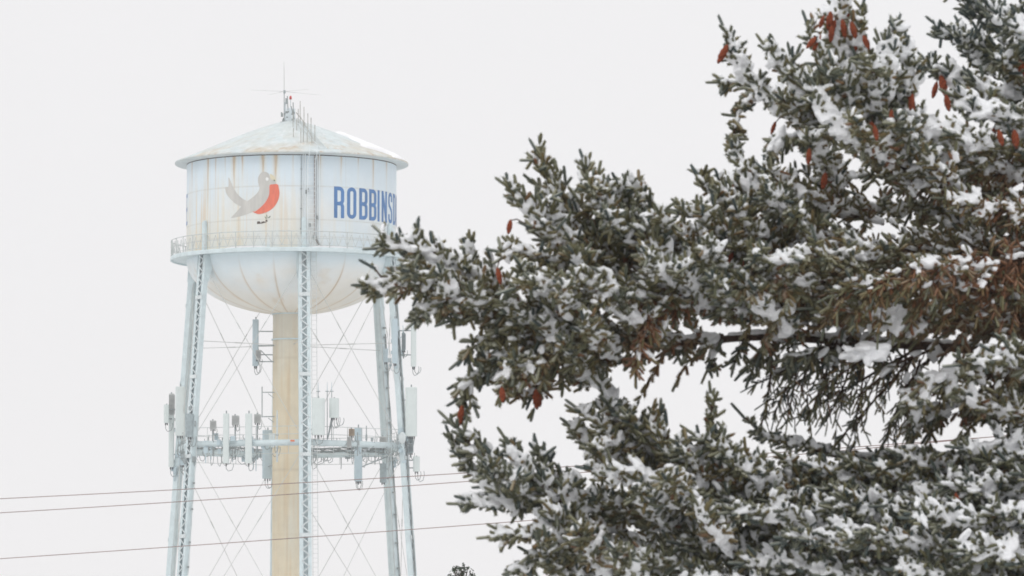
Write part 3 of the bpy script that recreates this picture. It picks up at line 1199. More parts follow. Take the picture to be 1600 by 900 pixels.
# front right strut
y_ = strut_y(0, 1, 497)
panel_antenna(487, 622, 507.5, 680, y_ - .6, 'broad white panel antenna beside the front leg, widest one on the right strut', dots=3, loops=1, arm=to_strut(0, 1, P(497, 690, y_).x, ZF))
y_ = strut_y(0, 1, 521)
panel_antenna(514.5, 622, 529.5, 653, y_ - .6, 'short square white panel antenna on a stalk right of the broad one', dep=.35, dots=3, loops=3, arm=to_strut(0, 1, P(512, 690, y_).x, ZF))
for px, lb in ((497.3, 'short whip antenna standing above the broad white panel by the front leg'), (511.3, 'middle one of three short whips, left above the square white panel'),
               (518.3, 'short whip antenna directly over the square white panel')):
    wr = empty('whip_antenna', P(px, 612, y_ - .2), lb, 'antenna', 'short whips above the right strut')
    m = MB()
    m.tube([P(px, 612, y_ - .2), P(px, 597, y_ - .2)], [0.03, 0.014], 5)
    m.build('whip', M['radome_blue'], wr)
    m = MB()
    m.tube([P(px, 612, y_ - .2), P(px, 696, y_ - .2)], 0.03, 6)
    m.box(P(px, 611.5, y_ - .2), (.26, .12, .06))
    m.build('mount_pole', M['galv'], wr)
y_ = strut_y(0, 1, 550)
radio(544, 670, 554, 681, y_ - .4, 'tan box on top of the antenna cluster halfway along the right strut', 'tan', stem=700)
radio(541.5, 682, 549, 700, y_ - .5, 'grey finned radio box under the tan box on the right strut', stem=None)
panel_antenna(553.5, 668, 566, 752, y_ + 4.0, 'tall grey green panel antenna halfway along the right strut, reaching below it', 'radome_blue', dots=4, loops=2,
              arm=to_strut(1, 2, P(559, 690, D + 2).x, ZBK))
panel_antenna(593.5, 724, 604, 754, D + 3.8, 'dark panel antenna hanging under the strut left of the right leg', 'radome_dark', dots=2, loops=0, arm=to_leg(2))
radio(592, 682, 604, 700, D + 3.4, 'dark grey radio box just left of the right leg at strut height', stem=706)
# right leg
panel_antenna(633.5, 605, 651.5, 682, D - 3.8, 'large pale panel antenna right of the right leg above strut height', dots=5, loops=2, arm=to_leg(1))
panel_antenna(645.5, 713, 656, 737, D - 3.0, 'small pale panel antenna farthest right, low beside the right leg', dots=2, loops=2, arm=to_leg(1))
radio(637, 683, 646, 708, D - 3.0, 'dark finned radio box under the large pale panel right of the right leg', 'radome_dark', stem=715)
panel_antenna(612.5, 498, 621.5, 568, D - 4.3, 'upper blue grey panel antenna fixed in front of the right leg', 'radome_blue', dots=2, loops=1, arm=to_leg(1))
panel_antenna(642, 497, 650.5, 573, D - 3.4, 'upper slim pale panel antenna standing off to the right of the right leg', dots=2, loops=2, arm=to_leg(1))
radio(627, 520, 634, 548, D - 3.2, 'dark radio box behind the upper slim panel right of the right leg', 'radome_dark', stem=560)
panel_antenna(599, 545, 606, 566, D + 3.4, 'small blue grey panel clamped inside the right leg near the upper antennas', 'radome_blue', dots=2, loops=2)
# microwave dish
dr = empty('microwave_dish', P(628.5, 694, D - 4.5), 'white oval microwave dish cover on the right leg', 'antenna', GROUP)
m = MB()
c = P(628.5, 684.5, D - 4.5)
m.ball(c, 0.43, (0.6, 0.35, 1.0), 20, 12)
m.build('radome', M['steel_white'], dr, smooth=True)
m = MB()
m.tube([c + Vector((0, 0.1, 0)), leg_pt(1, c.z)], 0.06, 8)
m.build('mount_arm', M['galv'], dr)
# bracket frame with an upright left of the riser
fr = MB()
fr.tube([P(409.5, 604, D - .8), P(409.5, 652, D - .8)], 0.04, 6)
for y0 in (613, 651):
    fr.tube([P(409, y0, D - .8), P(429, y0, D - .8)], 0.04, 6)
    fr.tube([P(419, y0 + 2, D - .8), P(428, y0 + 9, D - .8)], 0.025, 5)
fr.build('riser_bracket', M['galv'], tower)
fr = MB()
for y0 in (540, 565):
    fr.tube([P(402, y0, D - .5), P(429, y0, D - .5)], 0.045, 6)
fr.tube([P(407, 547, D - .5), P(425, 565, D - .5)], 0.035, 6)
fr.build('riser_bracket', M['galv'], tower)
wr = empty('whip_antenna', P(433, 722, D - 5.4), 'pale slim stick antenna in front of the tan riser', 'antenna')
m = MB()
m.tube([P(433, 722, D - 5.4), P(433, 655, D - 5.4), P(433, 641, D - 5.4)], [0.07, 0.06, 0.04], 8)
m.build('whip', M['steel_white'], wr)
m = MB()
for y0 in (680, 700):
    m.box(P(433, y0, D - 5.3), (.18, .3, .1))
m.build('bracket', M['galv'], wr)
# gangway rails over the struts
for (qa, qb, zz) in ((0, 1, ZF), (5, 0, ZF), (1, 2, ZF), (2, 3, ZBK), (3, 4, ZBK), (4, 5, ZF)):
    m = MB()
    A, B = leg_pt(qa, zz), leg_pt(qb, zz)
    for hgt, rr in ((0.60, 0.022), (1.15, 0.022), (-0.75, 0.02)):
        m.tube([A + Vector((0, 0, hgt)), B + Vector((0, 0, hgt))], rr, 5)
    for i in range(1, 7):
        p = A.lerp(B, i / 7)
        m.tube([p + Vector((0, 0, -.75)), p + Vector((0, 0, 1.15))], 0.022, 5)
    m.build('strut_rail', M['rail'], tower)
# mounting frames and small hardware crowding the struts and the leg joints
for (qa, qb, n_, t0_, t1_) in ((4, 3, 22, .02, .95), (5, 0, 14, .04, .72), (2, 3, 14, .05, .9), (0, 1, 8, .4, .95)):
    A, B = leg_pt(qa, ZF), leg_pt(qb, ZF)
    m = MB()
    for i in range(n_):
        p = A.lerp(B, random.uniform(t0_, t1_)) + Vector((0, random.uniform(-.5, .5), random.uniform(-.55, .55)))
        if i % 3 == 0:
            m.tube([p - Vector((0, 0, random.uniform(.4, 1.0))), p + Vector((0, 0, random.uniform(.3, .9)))], .04, 6)
        m.box(p, (random.uniform(.12, .42), random.uniform(.1, .2), random.uniform(.15, .5)))
    m.build('strut_hardware', M['radome_blue'] if qa in (4, 5) else M['galv'], tower)
for (q, n_, za_, zb_) in ((4, 16, 655, 735), (5, 10, 640, 730), (1, 12, 660, 735), (2, 16, 660, 735), (2, 8, 505, 580), (1, 8, 510, 580)):
    m = MB()
    for i in range(n_):
        p = leg_pt(q, zT(random.uniform(za_, zb_)), random.uniform(-.1, .35), random.uniform(-.7, .7))
        m.box(p, (random.uniform(.1, .35), random.uniform(.1, .2), random.uniform(.1, .5)))
        if i % 3 == 0:
            loop_cable(m, p, random.uniform(-.4, .5), random.uniform(.3, .8))
    m.build('leg_hardware', M['galv'] if n_ % 4 else M['radome_blue'], tower)
# warning sign on the front strut bracket
m = MB()
m.box(P(457, 688.5, D - 8.6), (0.30, 0.03, 0.12))
m.build('warning_sign', M['orange'], tower)
# bundled cables along the back struts, loops hanging under them
for (qa, qb, dense) in ((2, 3, 1.3), (3, 4, 1.1), (1, 2, .6), (4, 5, .6)):
    A, B = leg_pt(qa, ZBK), leg_pt(qb, ZBK)
    m = MB()
    for i in range(9):
        o = Vector((random.uniform(-.2, .2), random.uniform(-.4, .1), random.uniform(-.05, .42)))
        m.tube([A.lerp(B, t) + o + Vector((0, 0, random.uniform(-.13, .13))) for t in np.linspace(0.02, 0.98, 16)], 0.035, 4)
    for i in range(int(26 * dense)):
        t = random.uniform(.04, .95)
        p = A.lerp(B, t) + Vector((random.uniform(-.3, .3), random.uniform(-.4, .2), random.uniform(-.25, .2)))
        loop_cable(m, p, random.uniform(-.7, .9), random.uniform(.3, 1.0))
    m.build('cable_bundle', M['cable'], tower)
for (qa, qb) in ((0, 1), (5, 0)):
    A, B = leg_pt(qa, ZF), leg_pt(qb, ZF)
    m = MB()
    for i in range(20):
        t = random.uniform(.3, .95) if qa == 0 else random.uniform(.05, .75)
        p = A.lerp(B, t) + Vector((random.uniform(-.3, .3), random.uniform(-.1, .5), random.uniform(-.2, .5)))
        loop_cable(m, p, random.uniform(-.5, .6), random.uniform(.25, .7))
    m.build('cable_bundle', M['cable'], tower)
# cables up the legs
for (q, o, s0, cnt, mm, ztop) in ((1, .24, -.12, 3, 'cable', ZL_TOP - 1.5), (2, .10, -.52, 4, 'cable', ZF + 8.5), (2, -.22, -.40, 2, 'steel_white', ZL_TOP - 3), (4, .1, -.5, 2, 'steel_white', ZF), (5, -.1, .5, 2, 'steel_white', ZF + 2)):
    m = MB()
    for i in range(cnt):
        zs = np.linspace(0.5, ztop, 34)
        m.tube([leg_pt(q, z_, o + random.uniform(-.03, .03), s0 + .07 * i + random.uniform(-.02, .02)) for z_ in zs], 0.026, 4)
    m.build('leg_cable', M[mm], tower)
m = MB()
for y0 in (505, 520, 545, 575, 600, 632, 655, 740, 765, 800, 845, 885):
    m.box(leg_pt(2, zT(y0), 0, -.52), (.24, .3, .10))
for y0 in (760, 800, 851, 889):
    m.box(leg_pt(5, zT(y0), -.1, .52), (.14, .3, .12))
m.build('cable_clamp', M['cable'], tower)
# ladder on the front leg
m = MB()
zs = np.linspace(1.0, ZL_TOP, 3)
for s_ in (.50, .86):
    m.tube([leg_pt(0, z_, 0.12, s_) for z_ in zs], 0.022, 5)
for z_ in np.arange(1.2, ZL_TOP, 0.32):
    m.tube([leg_pt(0, z_, 0.12, .50), leg_pt(0, z_, 0.12, .86)], 0.011, 4)
m.build('leg_ladder', M['rail'], tower)

# ------------------------------------------------------------------ power lines
def wire(pts, Y, lb):
    m = MB()
    w0 = [P(px, py, Y + (px / 1600.0 - .3) * -14) for px, py in pts]
    m.tube(w0, 0.0105, 6)
    tag(m.build('power_line', M['wire']), lb, 'power line', 'power lines crossing in front of the tower')


def wpts(a, b_, c_):
    # parabola through three photo points, run on well past both edges
    xs_ = np.array([0., 400., 680.])
    co = np.polyfit(xs_, np.array([a, b_, c_]), 2)
    co[0] *= 0.45
    co[1] += (c_ - a) / 680.0 - (co[0] * 680 + co[1])
    return [(x, co[0] * x * x + co[1] * x + a) for x in np.linspace(-900, 2400, 60)]


wire(wpts(779.3, 759.5, 742.0), 118, 'uppermost of the three thin wires crossing low in front of the tower')
wire(wpts(801.3, 777.5, 756.0), 118.6, 'middle one of the three thin wires, just under the top one')
wire(wpts(873.0, 846.0, 824.5), 118.3, 'lowest thin wire, crossing the legs far below the other two')

# ------------------------------------------------------------------ snow-laden spruce, 25 m away
DT = 25.0
PM = F / DT                        # photo pixels per metre at the tree

TRX = P(1760, 500, DT + 0.5).x
TRY = DT + 0.5
spruce = empty('spruce_tree', (TRX, TRY, 0), 'large snow-laden spruce with hanging rust-brown cones filling the right of the view', 'tree')
tb = MB()
zs = np.linspace(-0.2, 9.5, 40)
tb.tube([Vector((TRX + 0.05 * math.sin(z * 1.1), TRY + 0.05 * math.cos(z * .9), z)) for z in zs], [0.24 * (1 - z / 10.2) ** 0.8 + (0.10 * math.exp(-max(z, 0) * 3)) for z in zs], 14)
tb.build('trunk', M['bark'], spruce, smooth=True)

ICO = None


def ico_template(sub=1):
    bm = bmesh.new()
    bmesh.ops.create_icosphere(bm, subdivisions=sub, radius=1.0)
    v = np.array([x.co[:] for x in bm.verts])
    f = np.array([[y.index for y in x.verts] for x in bm.faces])
    bm.free()
    return v, f


ICO_V, ICO_F = ico_template(2)


def nrm(a):
    return a / np.maximum(np.linalg.norm(a, axis=-1, keepdims=True), 1e-9)


def catmull(pts, step):
    pts = np.array(pts, float)
    ext = np.vstack([2 * pts[0] - pts[1], pts, 2 * pts[-1] - pts[-2]])
    out = []
    for i in range(len(pts) - 1):
        p0, p1, p2, p3 = ext[i:i + 4]
        k = max(2, int(np.linalg.norm(p2 - p1) / step))
        for s_ in range(k):
            t = s_ / k
            out.append(0.5 * ((2 * p1) + (-p0 + p2) * t + (2 * p0 - 5 * p1 + 4 * p2 - p3) * t * t + (-p0 + 3 * p1 - 3 * p2 + p3) * t ** 3))
    out.append(pts[-1])
    return np.array(out)


def ellipsoids(cent, rad, dirs, rs):
    """stretched blobs for snow; rad (n,3): along dir, sideways, up"""
    n = len(cent)
    d = nrm(dirs)
    up = np.tile(np.array([0, 0, 1.0]), (n, 1))
    s_ = np.cross(d, up)
    bad = np.linalg.norm(s_, axis=1) < 1e-3
    s_[bad] = [1, 0, 0]
    s_ = nrm(s_)
    u = np.cross(s_, d)
    t = ICO_V
    w_ = 1 + 0.18 * rs.standard_normal((n, len(t)))
    v = cent[:, None, :] + (d[:, None, :] * (t[None, :, 0:1] * rad[:, None, 0:1]) + s_[:, None, :] * (t[None, :, 1:2] * rad[:, None, 1:2])
                            + u[:, None, :] * (t[None, :, 2:3] * rad[:, None, 2:3])) * w_[:, :, None]
    f = ICO_F[None] + (np.arange(n) * len(t))[:, None, None]
    return v.reshape(-1, 3), f.reshape(-1)


VOX = 0.006


def remeshed(name, v, f, parent, mats, vox=VOX):
    o = mesh_np(name, v, f, 3, mats, parent)
    md = o.modifiers.new('r', 'REMESH')
    md.mode = 'VOXEL'
    md.voxel_size = vox
    sm = o.modifiers.new('s', 'SMOOTH')
    sm.factor = 0.5
    sm.iterations = 4
    return o


BAKE = []


class Wood:
    def __init__(self):
        self.v, self.f, self.n = [], [], 0

    def tubes(self, pts, rad, n=5):
        """pts (k,m,3) k polylines of m points, rad (k,m)"""
        k, m, _ = pts.shape
        t = nrm(np.gradient(pts, axis=1))
        a = np.zeros_like(t)
        a[..., 2] = 1
        v_ = np.abs(t[..., 2]) > .92
        a[v_] = [1, 0, 0]
        u = nrm(np.cross(t, a))
        w_ = np.cross(t, u)
        an = 2 * PI * np.arange(n) / n
        v = pts[:, :, None, :] + (u[:, :, None, :] * np.cos(an)[None, None, :, None] + w_[:, :, None, :] * np.sin(an)[None, None, :, None]) * rad[:, :, None, None]
        idx = np.arange(k * m * n).reshape(k, m, n)
        a0, b0 = idx[:, :-1, :], np.roll(idx[:, :-1, :], -1, 2)
        a1, b1 = idx[:, 1:, :], np.roll(idx[:, 1:, :], -1, 2)
        f = np.stack([a0, b0, b1, a1], -1).reshape(-1) + self.n
        self.v.append(v.reshape(-1, 3))
        self.f.append(f)
        self.n += k * m * n


def grow(spec):
    pts = [P(a, b_, DT + c) for a, b_, c in spec['pts']]
    if spec.get('world'):
        pts = spec['world']
    rs = np.random.default_rng(spec['seed'])
    ax = catmull([tuple(p) for p in pts], 0.025)
    ax[1:-1] += 0.004 * rs.standard_normal((len(ax) - 2, 3)).cumsum(0) * 0.25
    seg = np.linalg.norm(np.diff(ax, axis=0), axis=1)
    sl = np.concatenate([[0], np.cumsum(seg)])
    Ltot = sl[-1]
    r0 = spec.get('r', 0.012)
    rad = 0.004 + (r0 - 0.004) * (1 - sl / Ltot) ** 0.8
    wood = Wood()
    wood.tubes(ax[None], rad[None], 7)
    # ---- twigs
    tl = spec.get('tw', 0.22)
    dens = spec.get('dens', 1.0)
    lift = spec.get('lift', 0.5)
    t0 = spec.get('from', 0.12)
    sp = spec.get('step', 0.039) / dens
    ss = np.arange(Ltot * t0, Ltot * 0.97, sp)
    ss = np.repeat(ss, 2) + rs.uniform(-sp * .5, sp * .5, len(ss) * 2)
    ss = np.clip(ss, 0, Ltot * .99)
    n = len(ss)
    def at(s_):
        return np.stack([np.interp(s_, sl, ax[:, i]) for i in range(3)], -1)
    b0 = at(ss)
    d = nrm(at(np.minimum(ss + .03, Ltot)) - at(np.maximum(ss - .03, 0)))
    up = np.array([0, 0, 1.0])
    side = np.cross(d, up)
    side = nrm(side + 1e-6)
    nn = nrm(np.cross(side, d))
    sgn = np.where(np.arange(n) % 2 == 0, 1, -1)
    # half spread flat, half all round the axis
    flat = rs.random(n) < spec.get('flat', 0.5)
    ph = np.where(flat, np.where(sgn > 0, 0, PI) + rs.normal(0, .5, n), rs.uniform(0, 2 * PI, n))
    q = ss / Ltot
    ll = tl * (0.30 + 0.70 * (1 - q) ** 0.6) * np.clip(q / 0.15 + .35, 0, 1) * rs.uniform(.55, 1.15, n)
    ang = rs.normal(R(52), R(9), n) - R(14) * q
    rd = side * np.cos(ph)[:, None] + nn * np.sin(ph)[:, None]
    d1 = nrm(d * np.cos(ang)[:, None] + rd * np.sin(ang)[:, None])
    m = 6
    tt = np.linspace(0, 1, m)
    cur = lift * (1 + .4 * rs.standard_normal(n))
    droop = spec.get('hang', 0.0)
    hangers = rs.random(n) < droop
    cur = np.where(hangers, -1.3, cur)
    ll = np.where(hangers, ll * 1.15, ll)
    tw = b0[:, None, :] + d1[:, None, :] * (tt[None, :, None] * ll[:, None, None])
    tw[:, :, 2] += (tt[None, :] ** 2) * (cur * ll * 0.55)[:, None]
    tw[:, 1:, :] += 0.006 * rs.standard_normal((n, m - 1, 3))
    wood.tubes(tw, 0.0042 * (1 - 0.55 * tt)[None, :].repeat(n, 0), 4)
    spec['tips'] = np.vstack([tw[:, -1], ax[-1:]])
    # ---- shoots along the twigs
    bare = spec.get('bare', 0.0)
    SB, SD, SLn, SH, SR = [], [], [], [], []
    brown = max(.02, spec.get('brown', 0.25) * rs.uniform(.65, 1.35))
    pitch = 0.031
    for half in (0, 1):
        kmax = int(tl * 1.3 / pitch) + 1
        k = np.arange(kmax)
        pos = (k[None, :] + .5 * half + rs.uniform(-.3, .3, (n, kmax))) * pitch + 0.02
        ok = (pos < ll[:, None] * 0.96)
        ok &= ~((rs.random((n, kmax)) < bare) & (pos < ll[:, None] * .75))
        fr = np.clip(pos / ll[:, None], 0, 1)
        xi = fr * (m - 1)
        i0 = np.clip(np.floor(xi).astype(int), 0, m - 2)
        fx = (xi - i0)[..., None]
        row = np.arange(n)[:, None]
        pb = tw[row, i0] * (1 - fx) + tw[row, i0 + 1] * fx
        td = nrm(tw[row, i0 + 1] - tw[row, i0])
        sd = nrm(np.cross(td, up) + 1e-6)
        nu = np.cross(sd, td)
        phs = (PI * half) + rs.normal(0, .8, (n, kmax))
        a2 = rs.normal(R(48), R(10), (n, kmax))
        rr = sd * np.cos(phs)[..., None] + nu * np.sin(phs)[..., None]
        sdv = td * np.cos(a2)[..., None] + rr * np.sin(a2)[..., None]
        sdv[..., 2] += np.where(hangers, -.45, .30 * np.sign(lift) * min(1, abs(lift) * 1.5))[:, None]
        sdv = nrm(sdv)
        ln = rs.uniform(.040, .080, (n, kmax)) * (1.0 - .2 * fr)
        SB.append(pb[ok]); SD.append(sdv[ok]); SLn.append(ln[ok])
        inner = np.clip(1 - fr * q[:, None].clip(.3, 1) * 1.3, 0, 1)
        SH.append((brown * .55 + .5 * brown * inner + np.where(hangers, .18, 0)[:, None])[ok])
    # leading shoots at the twig tips and the bough tip
    td = nrm(tw[:, -1] - tw[:, -2])
    SB.append(tw[:, -1] - td * .03); SD.append(td); SLn.append(rs.uniform(.055, .09, n)); SH.append(np.full(n, brown * .35))
    SB.append(ax[-1:] - nrm(ax[-1:] - ax[-4:-3]) * .02); SD.append(nrm(ax[-1:] - ax[-4:-3])); SLn.append(np.array([.11])); SH.append(np.array([.05]))
    # shoots straight on the axis near its tip
    k2 = int(Ltot * .35 / .014)
    s2 = rs.uniform(Ltot * .65, Ltot, k2)
    dd = nrm(at(np.minimum(s2 + .02, Ltot)) - at(s2 - .03))
    rv = nrm(rs.standard_normal((k2, 3)))
    dv = dd * .72 + nrm(rv - dd * (rv * dd).sum(1, keepdims=True)) * .7
    dv[:, 2] += .25 * np.sign(lift)
    SB.append(at(s2)); SD.append(nrm(dv)); SLn.append(rs.uniform(.04, .07, k2)); SH.append(np.full(k2, brown * .4))
    SB, SD, SLn, SH = np.vstack(SB), np.vstack(SD), np.concatenate(SLn), np.concatenate(SH)
    N_ = len(SB)
    SH = np.clip(SH + rs.normal(0, .12, N_) + (rs.random(N_) < .05 * (brown > .2)) * .4, 0, 1)
    bend = rs.normal(0, .10, (N_, 3))
    SD = nrm(SD + bend)
    wood_o = mesh_np('bough', np.vstack(wood.v), np.concatenate(wood.f), 4, M['bark'], spruce, None, True)
    # ---- needles
    K = spec.get('K', 36)
    dead = spec.get('brown', .25) > .78
    a = np.zeros((N_, 3)); a[:, 2] = 1
    a[np.abs(SD[:, 2]) > .9] = [1, 0, 0]
    u = nrm(np.cross(SD, a)); v = np.cross(SD, u)
    t = rs.random((N_, K)); phi = rs.random((N_, K)) * 2 * PI
    rad_ = u[:, None] * np.cos(phi)[..., None] + v[:, None] * np.sin(phi)[..., None]
    base = SB[:, None] + SD[:, None] * (t * SLn[:, None])[..., None] + rad_ * .006 * spec.get('ns', 0.62 if dead else 0.86)
    ns = spec.get('ns', 0.62 if dead else 0.86)
    nl = rs.uniform(.010, .0155, (N_, K)) * ns
    ndir = nrm(SD[:, None] * (rs.uniform(.25, .68, (N_, K)) + .5 * t ** 3)[..., None] + rad_ * .85 + np.array([0, 0, .10]))
    tip = base + ndir * nl[..., None]
    wv = nrm(np.cross(ndir, rad_ + .01)) * spec.get('nw', 0.0017)
    V = np.stack([base - wv, base + wv, tip + wv * .35, tip - wv * .35], 2).reshape(-1, 3)
    Fi = np.arange(N_ * K * 4)
    H = np.repeat(np.clip(SH[:, None] + rs.normal(0, .05, (N_, K)), 0, 1).reshape(-1), 4)
    fr_s = np.clip(rs.beta(1.5, 1.7, N_) * spec.get('frost', 0.45 if dead else 1.0) * 1.55 - .05, 0, 1)
    upn = np.clip((rad_[..., 2] + .15 * rs.standard_normal((N_, K)) - .10) * 1.8, 0, 1)
    FRO = np.repeat((upn * fr_s[:, None]).reshape(-1), 4)
    # shoot cores
    nc = 5
    an = 2 * PI * np.arange(nc) / nc
    prof = ((0, .0045), (.12, .0100), (.86, .0100), (1.0, .0062))
    cv = np.stack([SB[:, None] + SD[:, None] * (SLn[:, None, None] * tz) + (u[:, None] * np.cos(an)[None, :, None] + v[:, None] * np.sin(an)[None, :, None]) * rz * ns for tz, rz in prof], 1)
    idx = np.arange(N_ * 4 * nc).reshape(N_, 4, nc)
    f = np.stack([idx[:, :-1], np.roll(idx[:, :-1], -1, 2), np.roll(idx[:, 1:], -1, 2), idx[:, 1:]], -1).reshape(-1)
    Hc = np.repeat(np.clip(SH * .9, 0, 1), 4 * nc)
    nz_ = u[:, 2:3] * np.cos(an)[None] + v[:, 2:3] * np.sin(an)[None]
    FC = np.repeat((np.clip((nz_ - .1) * 1.5, 0, 1) * fr_s[:, None] * .8)[:, None, :], 4, 1).reshape(-1)
    nV = len(V)
    mesh_np('foliage', np.vstack([V, cv.reshape(-1, 3)]), np.concatenate([Fi, f + nV]), 4, M['needle'], wood_o, {'hue': np.concatenate([H, Hc]), 'frost': np.concatenate([FRO, FC])})
    # ---- snow caught on twigs and shoots
    ps = spec.get('snow', 0.4) * .86
    if ps > 0.001:
        C, Rr, Dd = [], [], []
        # patchy along the bough
        patch = fbm(SB[:, 0] * 4.5 + spec['seed'], SB[:, 2] * 4.5 + SB[:, 1] * 4, 7, 2)
        patch = np.clip((patch - .42) * 6, .12 if ps < .65 else .35, 1)
        ok = (rs.random(N_) < ps * (.35 + .75 * patch)) & (SD[:, 2] > -.45) & (SD[:, 2] < .93)
        for tq in (.10, .38):
            o2 = ok if tq < .2 else ok & (rs.random(N_) < .6)
            rr = rs.uniform(.0095, .0160, o2.sum())
            C.append(SB[o2] + SD[o2] * (SLn[o2] * tq)[:, None] + np.array([0, 0, .014]))
            Rr.append(np.stack([rr * 1.9, rr * 1.15, rr], -1)); Dd.append(SD[o2])
        # on the twigs themselves, thicker
        ptw = np.clip((fbm(b0[:, 0] * 4.5 + spec['seed'], b0[:, 2] * 4.5 + b0[:, 1] * 4, 7, 2) - .40) * 6, .12 if ps < .65 else .45, 1)
        for tq in (.15, .38, .6, .8):
            i0 = int(tq * (m - 1)); 
            o2 = (rs.random(n) < ps * 1.25 * ptw) & ~hangers & (ll > .07)
            td = nrm(tw[:, i0 + 1] - tw[:, i0])
            rr = rs.uniform(.015, .031, o2.sum()) * (1.15 - .35 * tq)
            C.append(tw[o2, i0] + np.array([0, 0, .012]) + rs.normal(0, .008, (o2.sum(), 3)))
            Rr.append(np.stack([rr * 2.0, rr * 1.25, rr * .75], -1)); Dd.append(td[o2])
        # along the bough's own back
        k3 = int(Ltot / .035)
        s3 = rs.uniform(Ltot * .03, Ltot * .93, k3)
        s3 = s3[rs.random(k3) < min(1, ps * 1.6)]
        if len(s3):
            dd = nrm(at(s3 + .02) - at(s3 - .02))
            rr = rs.uniform(.014, .03, len(s3))
            C.append(at(s3) + np.array([0, 0, 1.0]) * (np.interp(s3, sl, rad) * .8 + .004)[:, None]); Rr.append(np.stack([rr * 2, rr * 1.1, rr * .75], -1)); Dd.append(dd)
        for (px, py, dy, w_, h_) in spec.get('pads', ()):
            c = np.array(P(px, py, DT + dy))
            def near(p, k):
                dd_ = (p - c) / np.array([w_ * .62, w_ * .9, h_ * .95])
                return ((dd_ ** 2).sum(-1) < k)
            o2 = near(SB, 1.0) & (SD[:, 2] > -.5) & (rs.random(N_) < .7)
            for tq in (.1, .45):
                rr = rs.uniform(.012, .017, o2.sum())
                C.append(SB[o2] + SD[o2] * (SLn[o2] * tq)[:, None] + np.array([0, 0, .011]))
                Rr.append(np.stack([rr * 2.0, rr * 1.2, rr * .9], -1)); Dd.append(SD[o2])
            for i0 in range(m - 1):
                o2 = near(tw[:, i0], .8)
                rr = rs.uniform(.018, .030, o2.sum())
                C.append(tw[o2, i0] + np.array([0, 0, .012])); Rr.append(np.stack([rr * 1.9, rr * 1.5, rr * .8], -1)); Dd.append(nrm(tw[o2, i0 + 1] - tw[o2, i0]))
        C, Rr, Dd = np.vstack(C), np.vstack(Rr), np.vstack(Dd)
        for (px, py, dy, w_, h_) in spec.get('star', ()):
            c = np.array(P(px, py, DT + dy))
            for i in range(9):
                o = rs.normal(0, 1, 3) * np.array([w_ * .26, w_ * .24, h_ * .18])
                rr = rs.uniform(.35, .55) * h_ * .5
                C = np.vstack([C, c + o]); Rr = np.vstack([Rr, [[rr * 2.2, rr * 1.8, rr]]]); Dd = np.vstack([Dd, [[1, rs.normal(0, .4), rs.normal(0, .15)]]])
            for i in range(int(rs.integers(4, 8))):
                a_ = rs.uniform(0, 2 * PI)
                dv_ = nrm(np.array([math.cos(a_), math.sin(a_) * .6, rs.uniform(-.65, .25)]))
                kk_ = rs.uniform(.55, 1.15)
                for q_, k_ in ((.22 * kk_, .30), (.38 * kk_, .24), (.52 * kk_, .15)):
                    C = np.vstack([C, c + dv_ * w_ * q_ * rs.uniform(.8, 1.2)]); rr = h_ * k_ * .8
                    Rr = np.vstack([Rr, [[rr * 2.6, rr * 1.2, rr]]]); Dd = np.vstack([Dd, dv_[None]])
        if len(C):
            vv, ff = ellipsoids(C, Rr, Dd, rs)
            BAKE.append(remeshed('snow', vv, ff, wood_o, M['snow']))
    return wood_o


BOUGHS = []


def B(pts, **k):
    k['pts'] = pts
    k['seed'] = len(BOUGHS) + 1
    BOUGHS.append(k)


T0 = 1760          # the trunk stands just out of the picture on the right
# -- long limb at mid height and the far-left spray
B([(T0, 600, .4), (1560, 552, .2), (1440, 536, .0), (1330, 530, -.15), (1200, 520, -.3), (1100, 524, -.45), (1010, 519, -.6), (880, 495, -.8), (760, 450, -1.0), (670, 432, -1.1), (584, 418, -1.2)], r=.034, tw=.27, lift=.35, brown=.5, snow=.4, hang=.25, **{'from': .56})
B([(800, 465, -.9), (720, 430, -1.0), (650, 395, -1.15), (594, 388, -1.2)], tw=.17, lift=.6, brown=.44, snow=.42, r=.008)
B([(760, 450, -1.0), (690, 430, -.9), (645, 412, -.9), (630, 382, -.9)], tw=.14, lift=.6, brown=.44, snow=.42, r=.007)
B([(720, 440, -1.0), (650, 440, -1.1), (575, 447, -1.2)], tw=.15, lift=.1, brown=.44, snow=.45, r=.007)
B([(740, 450, -1.0), (690, 470, -1.1), (650, 500, -1.2)], tw=.13, lift=-.6, brown=.5, snow=.3, r=.006)
B([(800, 460, -.9), (740, 430, -.7), (735, 385, -.7)], tw=.13, lift=.6, brown=.44, snow=.4, r=.006)
B([(860, 480, -.8), (770, 480, -1.0), (705, 500, -1.0)], tw=.15, lift=-.3, brown=.5, snow=.35, r=.007)
for x0, y0, x1, y1, x2, y2, dy in ((1330, 522, 1250, 505, 1170, 495, -.5), (1260, 518, 1180, 500, 1100, 492, -.7), (1190, 516, 1120, 500, 1050, 498, -.75), (1400, 520, 1330, 500, 1270, 505, -.4), (1300, 520, 1230, 490, 1180, 470, -.2)):
    B([(x0, y0 - 10, dy + .2), (x1, y1 - 14, dy), (x2, y2 - 14, dy)], tw=.13, lift=.35, brown=.8, snow=.3, bare=.45, hang=.05, r=.006, step=.034, rest=1)
